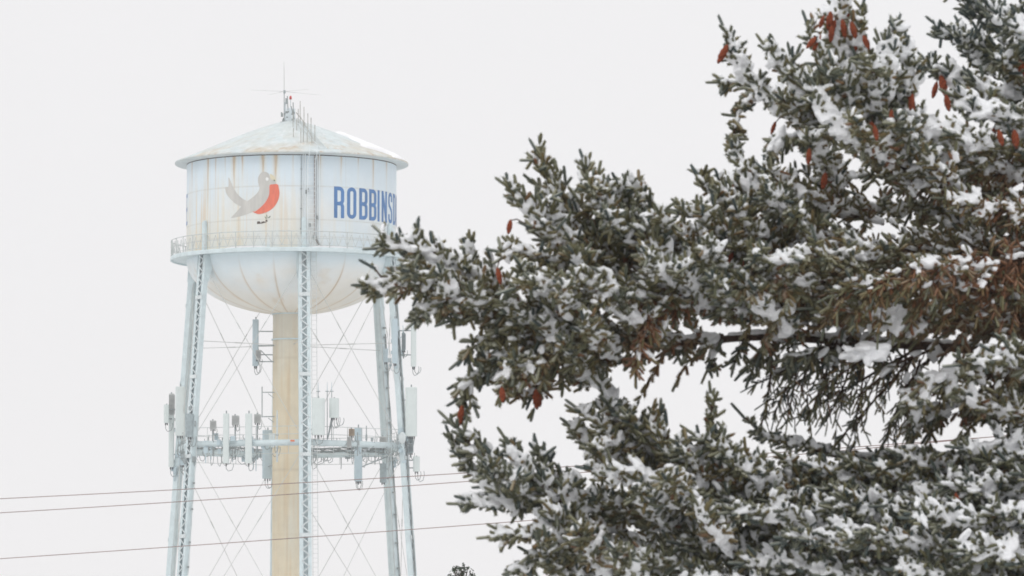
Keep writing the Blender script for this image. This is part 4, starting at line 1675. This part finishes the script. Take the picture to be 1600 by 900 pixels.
# -- peaked spray in the middle
B([(1130, 440, -.4), (1000, 420, -.6), (900, 360, -.8), (860, 300, -.9), (841, 240, -.9)], tw=.25, lift=.6, brown=.44, snow=.42, r=.014)
B([(1130, 430, -.5), (1010, 385, -.9), (945, 325, -1.0), (915, 258, -1.0)], tw=.22, lift=.6, brown=.44, snow=.42, r=.011)
B([(1180, 430, -.3), (1070, 390, -.5), (1010, 345, -.6), (985, 295, -.6)], tw=.22, lift=.6, brown=.44, snow=.42, r=.011)
B([(980, 430, -.7), (880, 385, -1.1), (825, 335, -1.2), (800, 298, -1.2)], tw=.18, lift=.6, brown=.44, snow=.42, r=.009)
B([(1000, 440, -.7), (900, 420, -1.0), (840, 400, -1.2), (785, 395, -1.2)], tw=.18, lift=.4, brown=.5, snow=.42, r=.009)
B([(1100, 470, -.4), (980, 460, -1.2), (880, 440, -1.4), (800, 450, -1.4)], tw=.22, lift=.2, brown=.5, snow=.45, r=.010)
B([(1220, 480, -.2), (1120, 450, -.9), (1040, 400, -1.1), (1010, 350, -1.1)], tw=.22, lift=.5, brown=.5, snow=.6, r=.012)
B([(1250, 440, -.3), (1160, 390, -.8), (1100, 340, -1.0), (1060, 330, -1.0)], tw=.20, lift=.5, brown=.5, snow=.42, r=.011)
# -- hanging sprays beneath the middle limb
B([(980, 520, -.6), (870, 530, -.8), (780, 555, -.9), (735, 600, -.9), (722, 645, -.9)], tw=.18, lift=-.5, brown=.45, snow=.25, r=.009)
B([(960, 520, -.6), (850, 510, -.9), (770, 530, -1.0), (722, 560, -1.0)], tw=.18, lift=-.2, brown=.5, snow=.35, r=.009)
B([(1000, 520, -.6), (910, 545, -.7), (850, 575, -.7), (832, 615, -.7)], tw=.18, lift=-.7, brown=.5, snow=.2, r=.008)
B([(930, 515, -.8), (860, 550, -1.0), (800, 580, -1.1), (785, 610, -1.1)], tw=.15, lift=-.7, brown=.5, snow=.2, r=.007)
B([(1060, 520, -.5), (985, 535, -.6), (930, 555, -.6), (900, 575, -.6)], tw=.16, lift=-.5, brown=.5, snow=.25, r=.008)
B([(1040, 430, -.7), (1010, 470, -1.0), (1003, 520, -1.05), (992, 580, -1.05)], tw=.13, lift=-.8, brown=1.7, snow=.08, r=.008)
B([(1100, 455, -.6), (1050, 470, -.9), (1015, 500, -1.0), (1010, 540, -1.0)], tw=.12, lift=-.8, brown=1.6, snow=.1, r=.007)
# -- bough above, reaching to the cluster left of centre
B([(T0, 400, .2), (1450, 392, .0), (1290, 386, -.2), (1170, 380, -.4), (1080, 360, -.6)], r=.028, tw=.26, lift=.3, brown=.82, bare=.35, step=.032, snow=.45, hang=.2, **{'from': .22})
B([(1260, 400, -.2), (1180, 360, -.5), (1125, 315, -.6), (1093, 280, -.6)], tw=.18, lift=.6, brown=.44, snow=.42, r=.010)
B([(1310, 380, -.2), (1220, 330, -.4), (1160, 300, -.5), (1140, 285, -.5)], tw=.17, lift=.6, brown=.5, snow=.42, r=.010)
B([(1330, 330, -.1), (1240, 300, -.3), (1180, 275, -.4), (1148, 232, -.4)], tw=.13, lift=.5, brown=.44, snow=.45, r=.009)
B([(1380, 350, -.1), (1290, 320, -.4), (1230, 290, -.6), (1200, 270, -.6)], tw=.18, lift=.3, brown=.82, snow=.35, r=.010)
# -- upper left spray
B([(T0, 230, .3), (1480, 240, .1), (1350, 205, .0), (1260, 180, -.1), (1190, 150, -.2), (1150, 100, -.2), (1133, 48, -.2)], r=.022, tw=.16, lift=.5, brown=.44, snow=.8, pads=[(1240, 178, -.15, .2, .07)], **{'from': .3})
B([(1230, 165, -.1), (1188, 152, -.1), (1158, 175, -.1), (1147, 215, -.1), (1150, 250, -.1)], tw=.07, lift=.2, brown=.5, snow=.2, r=.006)
B([(1330, 200, 0), (1265, 150, -.3), (1220, 105, -.3), (1197, 74, -.3)], tw=.14, lift=.7, brown=.44, snow=.55, r=.009)
B([(1330, 190, 0), (1285, 150, -.4), (1250, 120, -.4), (1236, 92, -.4)], tw=.13, lift=.7, brown=.44, snow=.55, r=.008)
B([(1280, 180, -.1), (1210, 150, .2), (1160, 130, .3), (1128, 128, .3)], tw=.12, lift=-.2, brown=.44, snow=.42, r=.007)
B([(1320, 215, 0), (1260, 215, -.3), (1215, 220, -.4), (1200, 245, -.4)], tw=.13, lift=-.5, brown=.6, snow=.4, r=.008)
# -- top spray with the cone cluster
B([(1480, 300, -.4), (1385, 240, -.7), (1335, 150, -.9), (1313, 60, -.9), (1305, -60, -.9)], tw=.19, lift=.4, brown=.44, snow=.85, r=.016, pads=[(1325, 135, -1.0, .2, .09), (1345, 60, -1.0, .12, .07)])
B([(1370, 220, -.6), (1320, 150, -1.0), (1285, 90, -1.1), (1263, 42, -1.1)], tw=.15, lift=.6, brown=.44, snow=.55, r=.009)
B([(1390, 220, -.6), (1370, 150, -1.0), (1385, 90, -1.1), (1400, 45, -1.1)], tw=.15, lift=.6, brown=.44, snow=.9, r=.009, pads=[(1385, 120, -1.1, .2, .09)])
B([(1420, 250, -.5), (1420, 180, -.8), (1425, 130, -.9), (1412, 75, -.9)], tw=.14, lift=.5, brown=.44, snow=.9, r=.009, pads=[(1420, 190, -.9, .2, .1)])
B([(1400, 250, -.5), (1330, 220, -1.1), (1290, 170, -1.2), (1272, 120, -1.2)], tw=.15, lift=.5, brown=.5, snow=.8, r=.009, pads=[(1300, 195, -1.2, .18, .09)])
B([(1350, 110, -.9), (1340, 50, -1.0), (1345, 20, -1.0)], tw=.11, lift=.6, brown=.44, snow=.42, r=.007)
# -- right-hand top
B([(T0, -40, .5), (1640, 20, .6), (1560, 30, .6), (1490, -15, .6)], tw=.24, lift=.3, brown=.1, snow=.3, r=.014)
B([(T0, 70, .5), (1640, 95, .5), (1540, 85, .4), (1466, 42, .4)], tw=.22, lift=.5, brown=.1, snow=.4, r=.014)
B([(T0, 130, .4), (1620, 150, .3), (1520, 140, .2), (1452, 100, .2)], tw=.20, lift=.5, brown=.12, snow=.7, r=.014, pads=[(1480, 130, -.3, .2, .08)])
B([(T0, -60, .4), (1680, -20, .2), (1620, -10, .1), (1570, -40, .1)], tw=.24, lift=.4, brown=.1, snow=.35, r=.012)
B([(T0, 20, .3), (1680, 60, -.1), (1610, 60, -.3), (1545, 20, -.3)], tw=.24, lift=.4, brown=.1, snow=.4, r=.012)
B([(T0, 170, .3), (1640, 190, -.3), (1560, 180, -.6), (1490, 150, -.7)], tw=.24, lift=.3, brown=.2, snow=.7, r=.014, pads=[(1540, 195, -.7, .3, .09), (1600, 205, -.5, .2, .08)])
B([(T0, 260, .2), (1620, 240, -.4), (1520, 225, -.7), (1445, 200, -.8)], tw=.26, lift=.3, brown=.44, snow=.7, r=.014, pads=[(1490, 255, -.85, .28, .10), (1440, 215, -.85, .24, .10), (1400, 255, -.8, .18, .08), (1530, 230, -.8, .24, .08)])
B([(T0, 300, .2), (1640, 290, -.2), (1550, 270, -.4), (1460, 290, -.5), (1400, 300, -.5)], tw=.24, lift=.1, brown=.82, bare=.35, step=.032, snow=.4, hang=.2, r=.014)
B([(T0, 330, .1), (1640, 330, -.5), (1560, 330, -.8), (1480, 310, -.9)], tw=.26, lift=.2, brown=.82, bare=.35, step=.032, snow=.3, hang=.2, r=.014)
B([(T0, 220, .4), (1660, 210, .9), (1590, 190, 1.2), (1530, 150, 1.2)], tw=.24, lift=.3, brown=.44, snow=.42, r=.012)
# -- brown middle right
B([(T0, 380, 0), (1620, 400, -.7), (1520, 420, -1.0), (1430, 420, -1.2), (1360, 450, -1.2)], tw=.26, lift=-.2, brown=.82, bare=.35, step=.032, snow=0.18, hang=.3, r=.016)
B([(T0, 460, 0), (1620, 470, -.5), (1500, 450, -.9), (1400, 440, -1.1), (1300, 460, -1.2)], tw=.28, lift=-.1, brown=.82, bare=.35, step=.032, snow=0.21, hang=.25, r=.016)
B([(T0, 520, .1), (1600, 510, -.3), (1480, 500, -.6), (1380, 490, -.8), (1270, 480, -.9)], tw=.28, lift=.1, brown=.6, snow=0.24, hang=.2, r=.016, star=[(1357, 548, -1.0, .2, .10)], pads=[(1390, 515, -.7, .3, .08)])
B([(1480, 420, -.3), (1380, 400, -.9), (1290, 400, -1.2), (1210, 405, -1.2)], tw=.24, lift=.1, brown=.6, snow=0.25, r=.012, pads=[(1205, 398, -1.3, .26, .09), (1235, 385, -1.3, .2, .08)])
B([(1380, 440, -.3), (1290, 440, -.8), (1210, 450, -1.1), (1130, 440, -1.1)], tw=.24, lift=.1, brown=.5, snow=0.24, hang=.15, r=.011)
B([(1400, 480, -.1), (1300, 490, -.5), (1210, 480, -.7), (1120, 490, -.8)], tw=.24, lift=.0, brown=.6, snow=0.24, hang=.2, r=.011)
B([(T0, 430, .3), (1640, 420, .5), (1540, 380, .7), (1470, 330, .8)], tw=.24, lift=.2, brown=.82, bare=.35, step=.032, snow=0.18, hang=.2, r=.012)
B([(T0, 560, .3), (1640, 540, .4), (1560, 500, .5), (1480, 480, .6)], tw=.24, lift=.1, brown=.6, snow=0.21, r=.012)
# -- right, below the limb
B([(T0, 620, .2), (1640, 590, -.3), (1540, 580, -.6), (1460, 600, -.8), (1410, 640, -.8)], tw=.24, lift=-.2, brown=.45, snow=.4, hang=.2, r=.013)
B([(T0, 660, .2), (1650, 650, -.2), (1570, 650, -.4), (1490, 640, -.5), (1430, 680, -.5)], tw=.24, lift=-.1, brown=.5, snow=.35, hang=.2, r=.013)
B([(T0, 690, .2), (1640, 670, -.6), (1560, 640, -.9), (1500, 620, -1.0)], tw=.24, lift=.2, brown=.5, snow=.45, r=.012)
B([(T0, 560, .1), (1650, 560, -.8), (1570, 560, -1.1), (1500, 570, -1.2)], tw=.24, lift=.1, brown=.5, snow=.45, r=.012)
# see-through twigs hanging in the gap
for gi, (x0, y0, x1, y1, x2, y2) in enumerate([(1400, 528, 1290, 570, 1200, 625), (1440, 540, 1360, 585, 1250, 650), (1440, 540, 1390, 600, 1310, 690), (1470, 545, 1420, 600, 1385, 680),
                                               (1360, 526, 1270, 560, 1180, 600), (1330, 525, 1300, 560, 1270, 640), (1420, 530, 1350, 560, 1290, 600), (1460, 545, 1400, 570, 1340, 620), (1500, 560, 1450, 610, 1420, 670)]):
    B([(x0, y0, -.1 - .05 * gi), (x1, y1, -.2 - .05 * gi), (x2, y2, -.25 - .05 * gi)], tw=.17, lift=-.9, brown=.5, snow=.06, bare=.95, dens=.45, hang=.3, r=.009, frost=.2, ns=.42, rest=1)
rgt = random.Random(21)
for gi in range(10):
    gx = 1215 + gi * 24 + rgt.uniform(-12, 12)
    gy = 535 + rgt.uniform(0, 45)
    gl = rgt.uniform(55, 125)
    sw = rgt.uniform(-45, 12)
    B([(gx, gy, -.35 + rgt.uniform(-.3, .3)), (gx + sw * .4, gy + gl * .5, -.4), (gx + sw, gy + gl, -.42)], tw=.13, lift=-1.0, brown=.4, snow=.0, bare=.97, dens=.36, hang=.35, r=.006, frost=.2, ns=.38, rest=1)
for gi, (gx, gy) in enumerate(((1180, 742), (1225, 722), (1270, 735), (1320, 722), (1365, 735), (1405, 715))):
    B([(gx + 150, gy + 45, -.3), (gx + 70, gy + 20, -.6), (gx + 20, gy + 6, -.75), (gx, gy - 6, -.8)], tw=.11, lift=.35, brown=.4, snow=.5, r=.007, rest=1)
B([(1250, 525, -.3), (1200, 545, -.4), (1165, 575, -.4)], tw=.12, lift=-.8, brown=.44, rest=1, snow=.15, bare=.4, dens=.7, r=.007)
B([(1130, 523, -.4), (1090, 535, -.5), (1060, 550, -.5)], tw=.10, lift=-.8, brown=.5, snow=.15, bare=.75, dens=.5, r=.006, rest=1)
B([(1340, 525, -.2), (1280, 545, -.5), (1230, 560, -.6)], tw=.13, lift=-.8, brown=.5, snow=.2, bare=.5, dens=.7, r=.007)
for fi in range(9):
    fx = 1070 + fi * 38 + (fi * 37 % 17)
    fl = 26 + (fi * 29 % 41)
    B([(fx + 14, 521, -.35), (fx + 5, 521 + fl * .55, -.42), (fx - 4, 521 + fl, -.44)], tw=.07, lift=-.9, brown=.45, snow=.1, bare=.4, dens=.8, r=.006, frost=.5, hang=.3, ns=.75, rest=1)
# -- lower centre
B([(T0, 740, .1), (1560, 730, .0), (1440, 712, -.1), (1320, 712, -.2), (1240, 690, -.3), (1190, 680, -.4), (1160, 650, -.4)], r=.026, tw=.065, lift=.0, brown=.5, snow=.7, **{'from': .2})
B([(1330, 800, -.5), (1220, 760, -.8), (1150, 720, -1.0), (1120, 675, -1.0), (1112, 622, -1.0)], tw=.12, lift=.5, brown=.5, snow=.3, r=.011)
B([(1260, 790, -.6), (1120, 750, -.9), (1040, 720, -1.0), (1030, 650, -1.0)], tw=.18, lift=.6, brown=.44, snow=.55, r=.010)
B([(1220, 790, -.6), (1080, 750, -.7), (990, 700, -.7), (955, 640, -.7), (938, 590, -.7)], tw=.17, lift=.4, brown=.5, snow=.55, r=.010)
B([(1160, 800, -.6), (1030, 760, -.8), (950, 715, -.8), (897, 668, -.8)], tw=.16, lift=.4, brown=.5, snow=.6, r=.010)
B([(1080, 770, -.6), (1000, 740, -.8), (960, 690, -.9), (905, 640, -.9)], tw=.13, lift=.5, brown=.44, snow=.55, r=.008)
B([(1150, 780, -.6), (1060, 760, -1.1), (980, 750, -1.2), (925, 735, -1.2)], tw=.17, lift=.3, brown=.5, snow=.6, r=.009)
B([(1300, 800, -.5), (1200, 760, -.9), (1140, 715, -1.1), (1085, 680, -1.1)], tw=.14, lift=.4, brown=.5, snow=.55, r=.010)
# -- lower-left spray
B([(T0, 960, .1), (1480, 900, -.2), (1200, 850, -.5), (1000, 815, -.7), (870, 785, -.9), (790, 745, -1.0), (735, 700, -1.0), (705, 660, -1.0)], r=.024, tw=.18, lift=.6, brown=.25, snow=.55, **{'from': .3})
B([(960, 810, -.7), (870, 780, -1.1), (820, 735, -1.2), (793, 690, -1.2)], tw=.15, lift=.6, brown=.2, snow=.42, r=.008)
B([(1000, 815, -.7), (910, 785, -1.0), (860, 750, -1.0), (842, 708, -1.0)], tw=.14, lift=.6, brown=.2, snow=.55, r=.008)
B([(930, 800, -.8), (840, 790, -1.0), (770, 785, -1.1), (725, 788, -1.1)], tw=.15, lift=.1, brown=.25, snow=.42, r=.008)
B([(980, 830, -.7), (890, 830, -1.1), (820, 830, -1.2), (772, 838, -1.2)], tw=.15, lift=.0, brown=.44, snow=.42, r=.008)
B([(1020, 860, -.7), (920, 860, -1.0), (850, 870, -1.1), (805, 890, -1.1)], tw=.16, lift=-.1, brown=.5, snow=.4, r=.008)
B([(1060, 820, -.6), (960, 800, -.9), (900, 780, -1.0), (880, 748, -1.0)], tw=.16, lift=.5, brown=.44, snow=.55, r=.008)
B([(850, 780, -.9), (780, 760, -.9), (740, 740, -.9), (705, 690, -.9)], tw=.11, lift=.6, brown=.2, snow=.42, r=.007)
# -- the snowy skirt along the bottom
for i, (x, y, dy) in enumerate([(860, 850, -.9), (900, 910, -.8), (980, 880, -1.2), (1000, 780, -1.3), (1060, 850, -1.0), (1080, 910, -1.3), (1140, 800, -1.3), (1160, 880, -1.2), (1205, 785, -.9), (1230, 840, -1.4),
                                (1290, 900, -1.2), (1300, 795, -1.1), (1330, 840, -1.5), (1380, 790, -1.0), (1400, 890, -1.4), (1430, 810, -1.5), (1480, 760, -1.1), (1500, 860, -1.6), (1540, 720, -.9), (1550, 800, -1.4),
                                (1590, 880, -1.5), (1600, 740, -1.1), (1620, 820, -1.5), (1440, 765, -.8), (1260, 790, -.7), (1500, 700, -.9)]):
    bx_, by_ = min(x + 330, T0), y + 70 - (i % 3) * 45
    B([(bx_, by_, dy + .9), (x + 200, y + 35, dy + .5), (x + 90, y + 10, dy + .2), (x, y, dy)], tw=.23, lift=.35, brown=.28, snow=.72, r=.011,
      pads=[(x + 90, y - 2, dy + .1, .17, .08)] if i % 4 == 1 else (), rest=1 if x > 1530 else 0)
for x, y, dy in ((1225, 742, -.5), (1330, 748, -.6), (1395, 735, -.4), (1285, 765, -.9)):
    B([(min(x + 260, T0), y + 40, dy + .6), (x + 140, y + 25, dy + .3), (x + 60, y + 12, dy + .1), (x, y, dy)], tw=.13, lift=.35, brown=.44, snow=.6, r=.009, rest=1)
# -- short upright and forward sprays that fill the outer crown
for i, (x, y, dy) in enumerate([(852, 330, -1.2), (895, 400, -1.3), (950, 340, -1.2), (965, 465, -1.3), (1030, 345, -1.2), (880, 450, -1.4), (815, 420, -1.4), (1060, 415, -1.3), (1105, 390, -1.2), (1150, 335, -1.0), (1010, 400, -1.4), (920, 290, -1.1),
                                (965, 300, -.9), (1110, 440, -1.3), (1180, 400, -1.2), (850, 500, -1.2), (790, 480, -1.2), (910, 505, -1.3), (760, 560, -1.0), (800, 560, -1.1), (880, 545, -1.1), (1180, 460, -1.2), (1240, 340, -1.0), (640, 420, -1.3), (690, 440, -1.3), (735, 460, -1.2),
                                (800, 745, -1.3), (860, 795, -1.3), (900, 840, -1.4), (760, 735, -1.2), (980, 655, -1.1), (1060, 695, -1.2), (1000, 775, -1.3), (955, 640, -.9), (930, 700, -1.1), (1040, 745, -1.4), (1090, 800, -1.5), (840, 850, -1.3), (960, 860, -1.5),
                                (1290, 110, -1.3), (1340, 200, -1.3), (1400, 190, -1.1), (1450, 240, -1.1), (1220, 150, -.5), (1270, 230, -.7), (1520, 130, -.4), (1500, 60, .2), (1560, 90, -.1), (1590, 30, .1), (1350, 100, -1.3), (1200, 300, -.9), (1120, 300, -.9)]):
    fw = (i % 3) * .18
    B([(x + 55, y + 62, dy + .45 + fw), (x + 18, y + 22, dy + .15), (x, y - 12 + (i % 4) * 5, dy - fw * .6)], tw=.13, lift=.5, brown=.5 if y > 60 else .12, snow=.62, r=.007, flat=.3, dens=.75, rest=1)
# -- filler boughs deeper in the crown
for i, (x, y) in enumerate([(1250, 470), (1330, 330), (1420, 380), (1500, 420), (1560, 330), (1450, 260), (1600, 480), (1100, 840), (1250, 800), (1400, 840), (1520, 780), (1560, 620), (1180, 420), (1060, 450), (960, 850), (1350, 280)]):
    B([(T0, y + 60, .9), (min(x + 200, 1700), y + 20, 1.0), (x + 90, y, .6), (x, y - 5, .4)], tw=.22, lift=.1, brown=.6 if y < 560 else .35, snow=.35, r=.012, hang=.15, K=30, rest=1)
# -- the rest of the tree, around and below the picture (coarser)
rs0 = random.Random(5)
for i in range(34):
    z = 0.7 + i * 0.26
    a = i * 2.4 + .5
    Lb = (1 - z / 10.2) * 3.0 + .3
    ca, sa = math.cos(a), math.sin(a)
    if ca < -0.25 and 1.6 < z < 6.4:
        ca, sa = -ca, sa          # the side in view is built above
    o = Vector((TRX, TRY, z))
    wpt = [o, o + Vector((ca * Lb * .35, sa * Lb * .35, .02)), o + Vector((ca * Lb * .7, sa * Lb * .7, -.12)), o + Vector((ca * Lb, sa * Lb, -.05))]
    B([(0, 0, 0)], world=wpt, tw=.30, lift=.2, brown=.5, snow=.3, r=.02, K=16, nw=.003, step=.075, rest=1)

print('BOUGHS', len(BOUGHS), 'kept', sum(1 for b_ in BOUGHS if not b_.get('rest')))
for sp_ in BOUGHS:
    bo = grow(sp_)
    sp_['obj'] = bo
# fix the snow meshes as they are
dg = bpy.context.evaluated_depsgraph_get()
for o in BAKE:
    me = bpy.data.meshes.new_from_object(o.evaluated_get(dg))
    me.polygons.foreach_set('use_smooth', np.ones(len(me.polygons), bool))
    old = o.data
    o.modifiers.clear()
    o.data = me
    bpy.data.meshes.remove(old)



def merge(objs, name, parent):
    """many small meshes of one kind as ONE mesh"""
    vs, li, ls, at, n, k = [], [], [], {}, 0, 0
    for o in objs:
        me = o.data
        a = np.empty(len(me.vertices) * 3, np.float32)
        me.vertices.foreach_get('co', a)
        vs.append(a)
        b_ = np.empty(len(me.loops), np.int32)
        me.loops.foreach_get('vertex_index', b_)
        li.append(b_ + n)
        c_ = np.empty(len(me.polygons), np.int32)
        me.polygons.foreach_get('loop_start', c_)
        ls.append(c_ + k)
        for an in ('hue', 'frost'):
            if an in me.attributes:
                d_ = np.empty(len(me.vertices), np.float32)
                me.attributes[an].data.foreach_get('value', d_)
                at.setdefault(an, []).append(d_)
        n += len(me.vertices)
        k += len(me.loops)
    me = bpy.data.meshes.new(name)
    me.vertices.add(n)
    me.vertices.foreach_set('co', np.concatenate(vs))
    me.loops.add(k)
    me.loops.foreach_set('vertex_index', np.concatenate(li))
    ls = np.concatenate(ls)
    me.polygons.add(len(ls))
    me.polygons.foreach_set('loop_start', ls)
    if name != 'foliage':
        me.polygons.foreach_set('use_smooth', np.ones(len(ls), bool))
    for an, dl in at.items():
        q_ = me.attributes.new(an, 'FLOAT', 'POINT')
        q_.data.foreach_set('value', np.concatenate(dl))
    me.update(calc_edges=True)
    o = link_mesh(name, me, objs[0].data.materials[0], parent)
    for q_ in objs:
        old = q_.data
        bpy.data.objects.remove(q_)
        bpy.data.meshes.remove(old)
    return o


# the hundred largest boughs stay parts of their own; the many small ones between them are one part
rest = [s_ for s_ in BOUGHS if s_.get('rest')]
rw = [s_['obj'] for s_ in rest]
kids = [c_ for o in rw for c_ in o.children]
fol = [c_ for c_ in kids if c_.name.startswith('foliage')]
sno = [c_ for c_ in kids if c_.name.startswith('snow')]
mf = merge(fol, 'foliage', None)
ms = merge(sno, 'snow', None)
mw = merge(rw, 'small_boughs', spruce)
mf.parent = mw
ms.parent = mw
mw['kind'] = 'stuff'
ORG[mw] = ORG[spruce]
for s_ in rest:
    s_['obj'] = mw

# ---- cones
CN = []
for var in range(3):
    bm_ = MB()
    nv_, nu_ = 40, 22
    for i in range(nv_ + 1):
        t = i / nv_
        rr = 0.0175 * math.sin(PI * min(1, (t * .93 + .05))) ** .62
        for j in range(nu_):
            an = 2 * PI * j / nu_
            sc_ = 1 + .20 * (((t * 13 + an * 5 / (2 * PI)) % 1.0) - .5) + .16 * math.cos(an * 5 + t * 24 + var)
            bm_.v.append((rr * sc_ * math.cos(an), rr * sc_ * math.sin(an), -.118 * t))
    for i in range(nv_):
        for j in range(nu_):
            bm_.f.append((i * nu_ + j, i * nu_ + (j + 1) % nu_, (i + 1) * nu_ + (j + 1) % nu_, (i + 1) * nu_ + j))
    me = bpy.data.meshes.new('cone')
    me.from_pydata(bm_.v, [], bm_.f)
    me.polygons.foreach_set('use_smooth', [True] * len(me.polygons))
    me.materials.append(M['cone'])
    CN.append(me)
ALLT = np.vstack([s_['tips'] for s_ in BOUGHS if not s_.get('world')])
ALLB = np.concatenate([np.full(len(s_['tips']), i) for i, s_ in enumerate(BOUGHS) if not s_.get('world')])
_dz = ALLT[:, 1] * CP + (ALLT[:, 2] - EYE) * SP
TPX = 800 + F * ALLT[:, 0] / _dz
TPY = 450 - F * ((ALLT[:, 2] - EYE) * CP - ALLT[:, 1] * SP) / _dz
TUSED = np.zeros(len(ALLT))
if 0: tipxy = np.array([[s_['pts'][-1][0], s_['pts'][-1][1]] if not s_.get('world') else [9e9, 9e9] for s_ in BOUGHS])
for (px, py, dy, lean, sc_) in [(1137, 70, -.28, 28, 1.05), (1310, 12, -1.1, 10, 1.1), (1322, 14, -1.1, -35, 1.05), (1305, 32, -1.15, 20, .9), (1316, 30, -1.15, -10, .9), (1282, 55, -1.2, 25, .85), (1275, 58, -1.2, 40, .8),
                                (1340, 55, -1.2, 10, .8), (1349, 55, -1.2, -20, .8), (1288, 24, -1.1, 20, .7), (1298, 18, -1.1, 6, 1.0), (1330, 34, -1.1, -16, .85), (1300, 40, -1.1, 4, .8), (1470, 118, -.95, -12, 1.1), (1464, 128, -.95, 15, .9), (1478, 148, -.95, -10, .9), (1421, 145, -.95, -12, .95), (1426, 147, -.95, 8, .8),
                                (1393, 172, -.95, -3, .75), (1361, 190, -1.1, -14, .9), (1366, 196, -1.1, -10, .8), (1553, 200, -.9, 6, 1.0), (1560, 203, -.9, -14, .9), (1585, 203, -.9, -5, 1.0), (1594, 95, -.55, -8, 1.15), (1600, 108, -.55, 8, 1.0),
                                (1578, 132, -.5, -6, .9), (1570, 138, -.5, 24, .8), (1800 / 1.0, 0, 0, 0, 0), (798, 343, -1.3, 10, .75), (777, 418, -1.35, -12, .85), (784, 605, -1.15, -5, .8), (837, 608, -.85, -4, 1.0), (840, 612, -.85, -10, .8),
                                (722, 634, -1.0, 8, .95), (1290, 270, -.75, 10, .9), (1296, 280, -.75, -14, .8), (1160, 405, -1.3, 4, .7), (1225, 500, -1.1, -8, .8), (1485, 768, -1.5, 6, .9), (1493, 770, -1.5, -14, .8), (1026, 792, -1.4, 2, .6),
                                (1145, 395, -1.3, 24, .7), (1265, 232, -.7, 5, .8), (1212, 190, -.4, 20, .7)]:
    if sc_ <= 0:
        continue
    # each cone hangs from the tip of a real twig
    cost = np.hypot(TPX - px, TPY - py) + (ALLT[:, 1] - (DT - 1.5)) * 9 + TUSED * 60
    i = int(np.argmin(cost))
    TUSED[i] = 1
    par = BOUGHS[ALLB[i]]['obj']
    o = bpy.data.objects.new('cone', CN[int(px) % 3])
    COL.objects.link(o)
    o.parent = par
    tip_ = Vector(ALLT[i])
    want = P(px, py, ALLT[i][1] - .06)
    off_ = want - tip_
    if off_.length > .12:
        off_ = off_ * (.12 / off_.length)
    top_ = tip_ + off_
    if off_.length > .012:
        sk = MB()
        sk.tube([tip_, tip_.lerp(top_, .6) + Vector((0, 0, .012)), top_ - Vector((0, 0, .004))], [.004, .0035, .003], 5)
        sk.build('cone_stalk', M['bark'], par)
    o.location = top_ - ORG[par]
    o.rotation_euler = (R(random.uniform(-20, 20)), R(lean), random.uniform(0, 6))
    o.rotation_mode = 'XYZ'
    o.rotation_euler = (R(random.uniform(-15, 15)), R(lean), 0)
    o.scale = (sc_ * random.uniform(.88, 1.05),) * 2 + (sc_ * random.uniform(.80, .95),)

# ------------------------------------------------------------------ small evergreen whose tip just shows at the bottom edge
YS = 62.0
top = P(721, 884, YS)
sh = empty('evergreen_shrub', (top.x, YS, 0), 'dark leafy treetop just peeking over the bottom edge left of the spruce', 'shrub')
m = MB()
m.tube([Vector((top.x, YS, 0)), Vector((top.x + .03, YS, 1.5)), Vector((top.x, YS, top.z - .05))], [.05, .035, .008], 8)
m.build('trunk', M['bark'], sh)
rs1 = np.random.default_rng(4)
nc_ = 230
zz = top.z - .03 - (top.z * .85) * rs1.random(nc_) ** 1.2
zz[:22] = top.z - rs1.random(22) * .14
wd = np.minimum(0.07 + (top.z - zz) * 1.2, .8)
an = rs1.random(nc_) * 2 * PI
rr = wd * np.sqrt(rs1.random(nc_))
cc = np.stack([top.x + rr * np.cos(an), YS + rr * np.sin(an), zz], -1)
tw_ = MB()
for q in cc:
    q0 = Vector((top.x, YS, max(q[2] - .25 - .4 * random.random(), .3)))
    tw_.tube([q0, Vector(q)], [.008, .003], 4, False)
tw_.build('twig', M['bark'], sh)
c = (cc[:, None] + rs1.normal(0, .016, (nc_, 7, 3))).reshape(-1, 3)
d1 = nrm(rs1.standard_normal((len(c), 3)))
d2 = nrm(np.cross(d1, rs1.standard_normal((len(c), 3))))
V = np.stack([c - d1 * .020, c + d2 * .011, c + d1 * .020, c - d2 * .011], 1).reshape(-1, 3)
mesh_np('crown', V, np.arange(len(V)), 4, M['leaf'], sh)

for _m in bpy.data.meshes:
    if not _m.users:
        bpy.data.meshes.remove(_m)


# ------------------------------------------------------------------ winter air: thin, even haze
hz = MB()
hz.box((-10, 215, 24), (190, 500, 50))
_m = bpy.data.materials.new('haze_air')
_m.use_nodes = True
_t = _m.node_tree
_t.nodes.clear()
_o = _t.nodes.new('ShaderNodeOutputMaterial')
_v = _t.nodes.new('ShaderNodeVolumePrincipled')
_v.inputs['Color'].default_value = (0.97, 0.97, 1.0, 1)
_v.inputs['Density'].default_value = 0.00032
_v.inputs['Anisotropy'].default_value = 0.0
_t.links.new(_v.outputs[0], _o.inputs['Volume'])
tag(hz.build('haze', _m), kind='stuff')
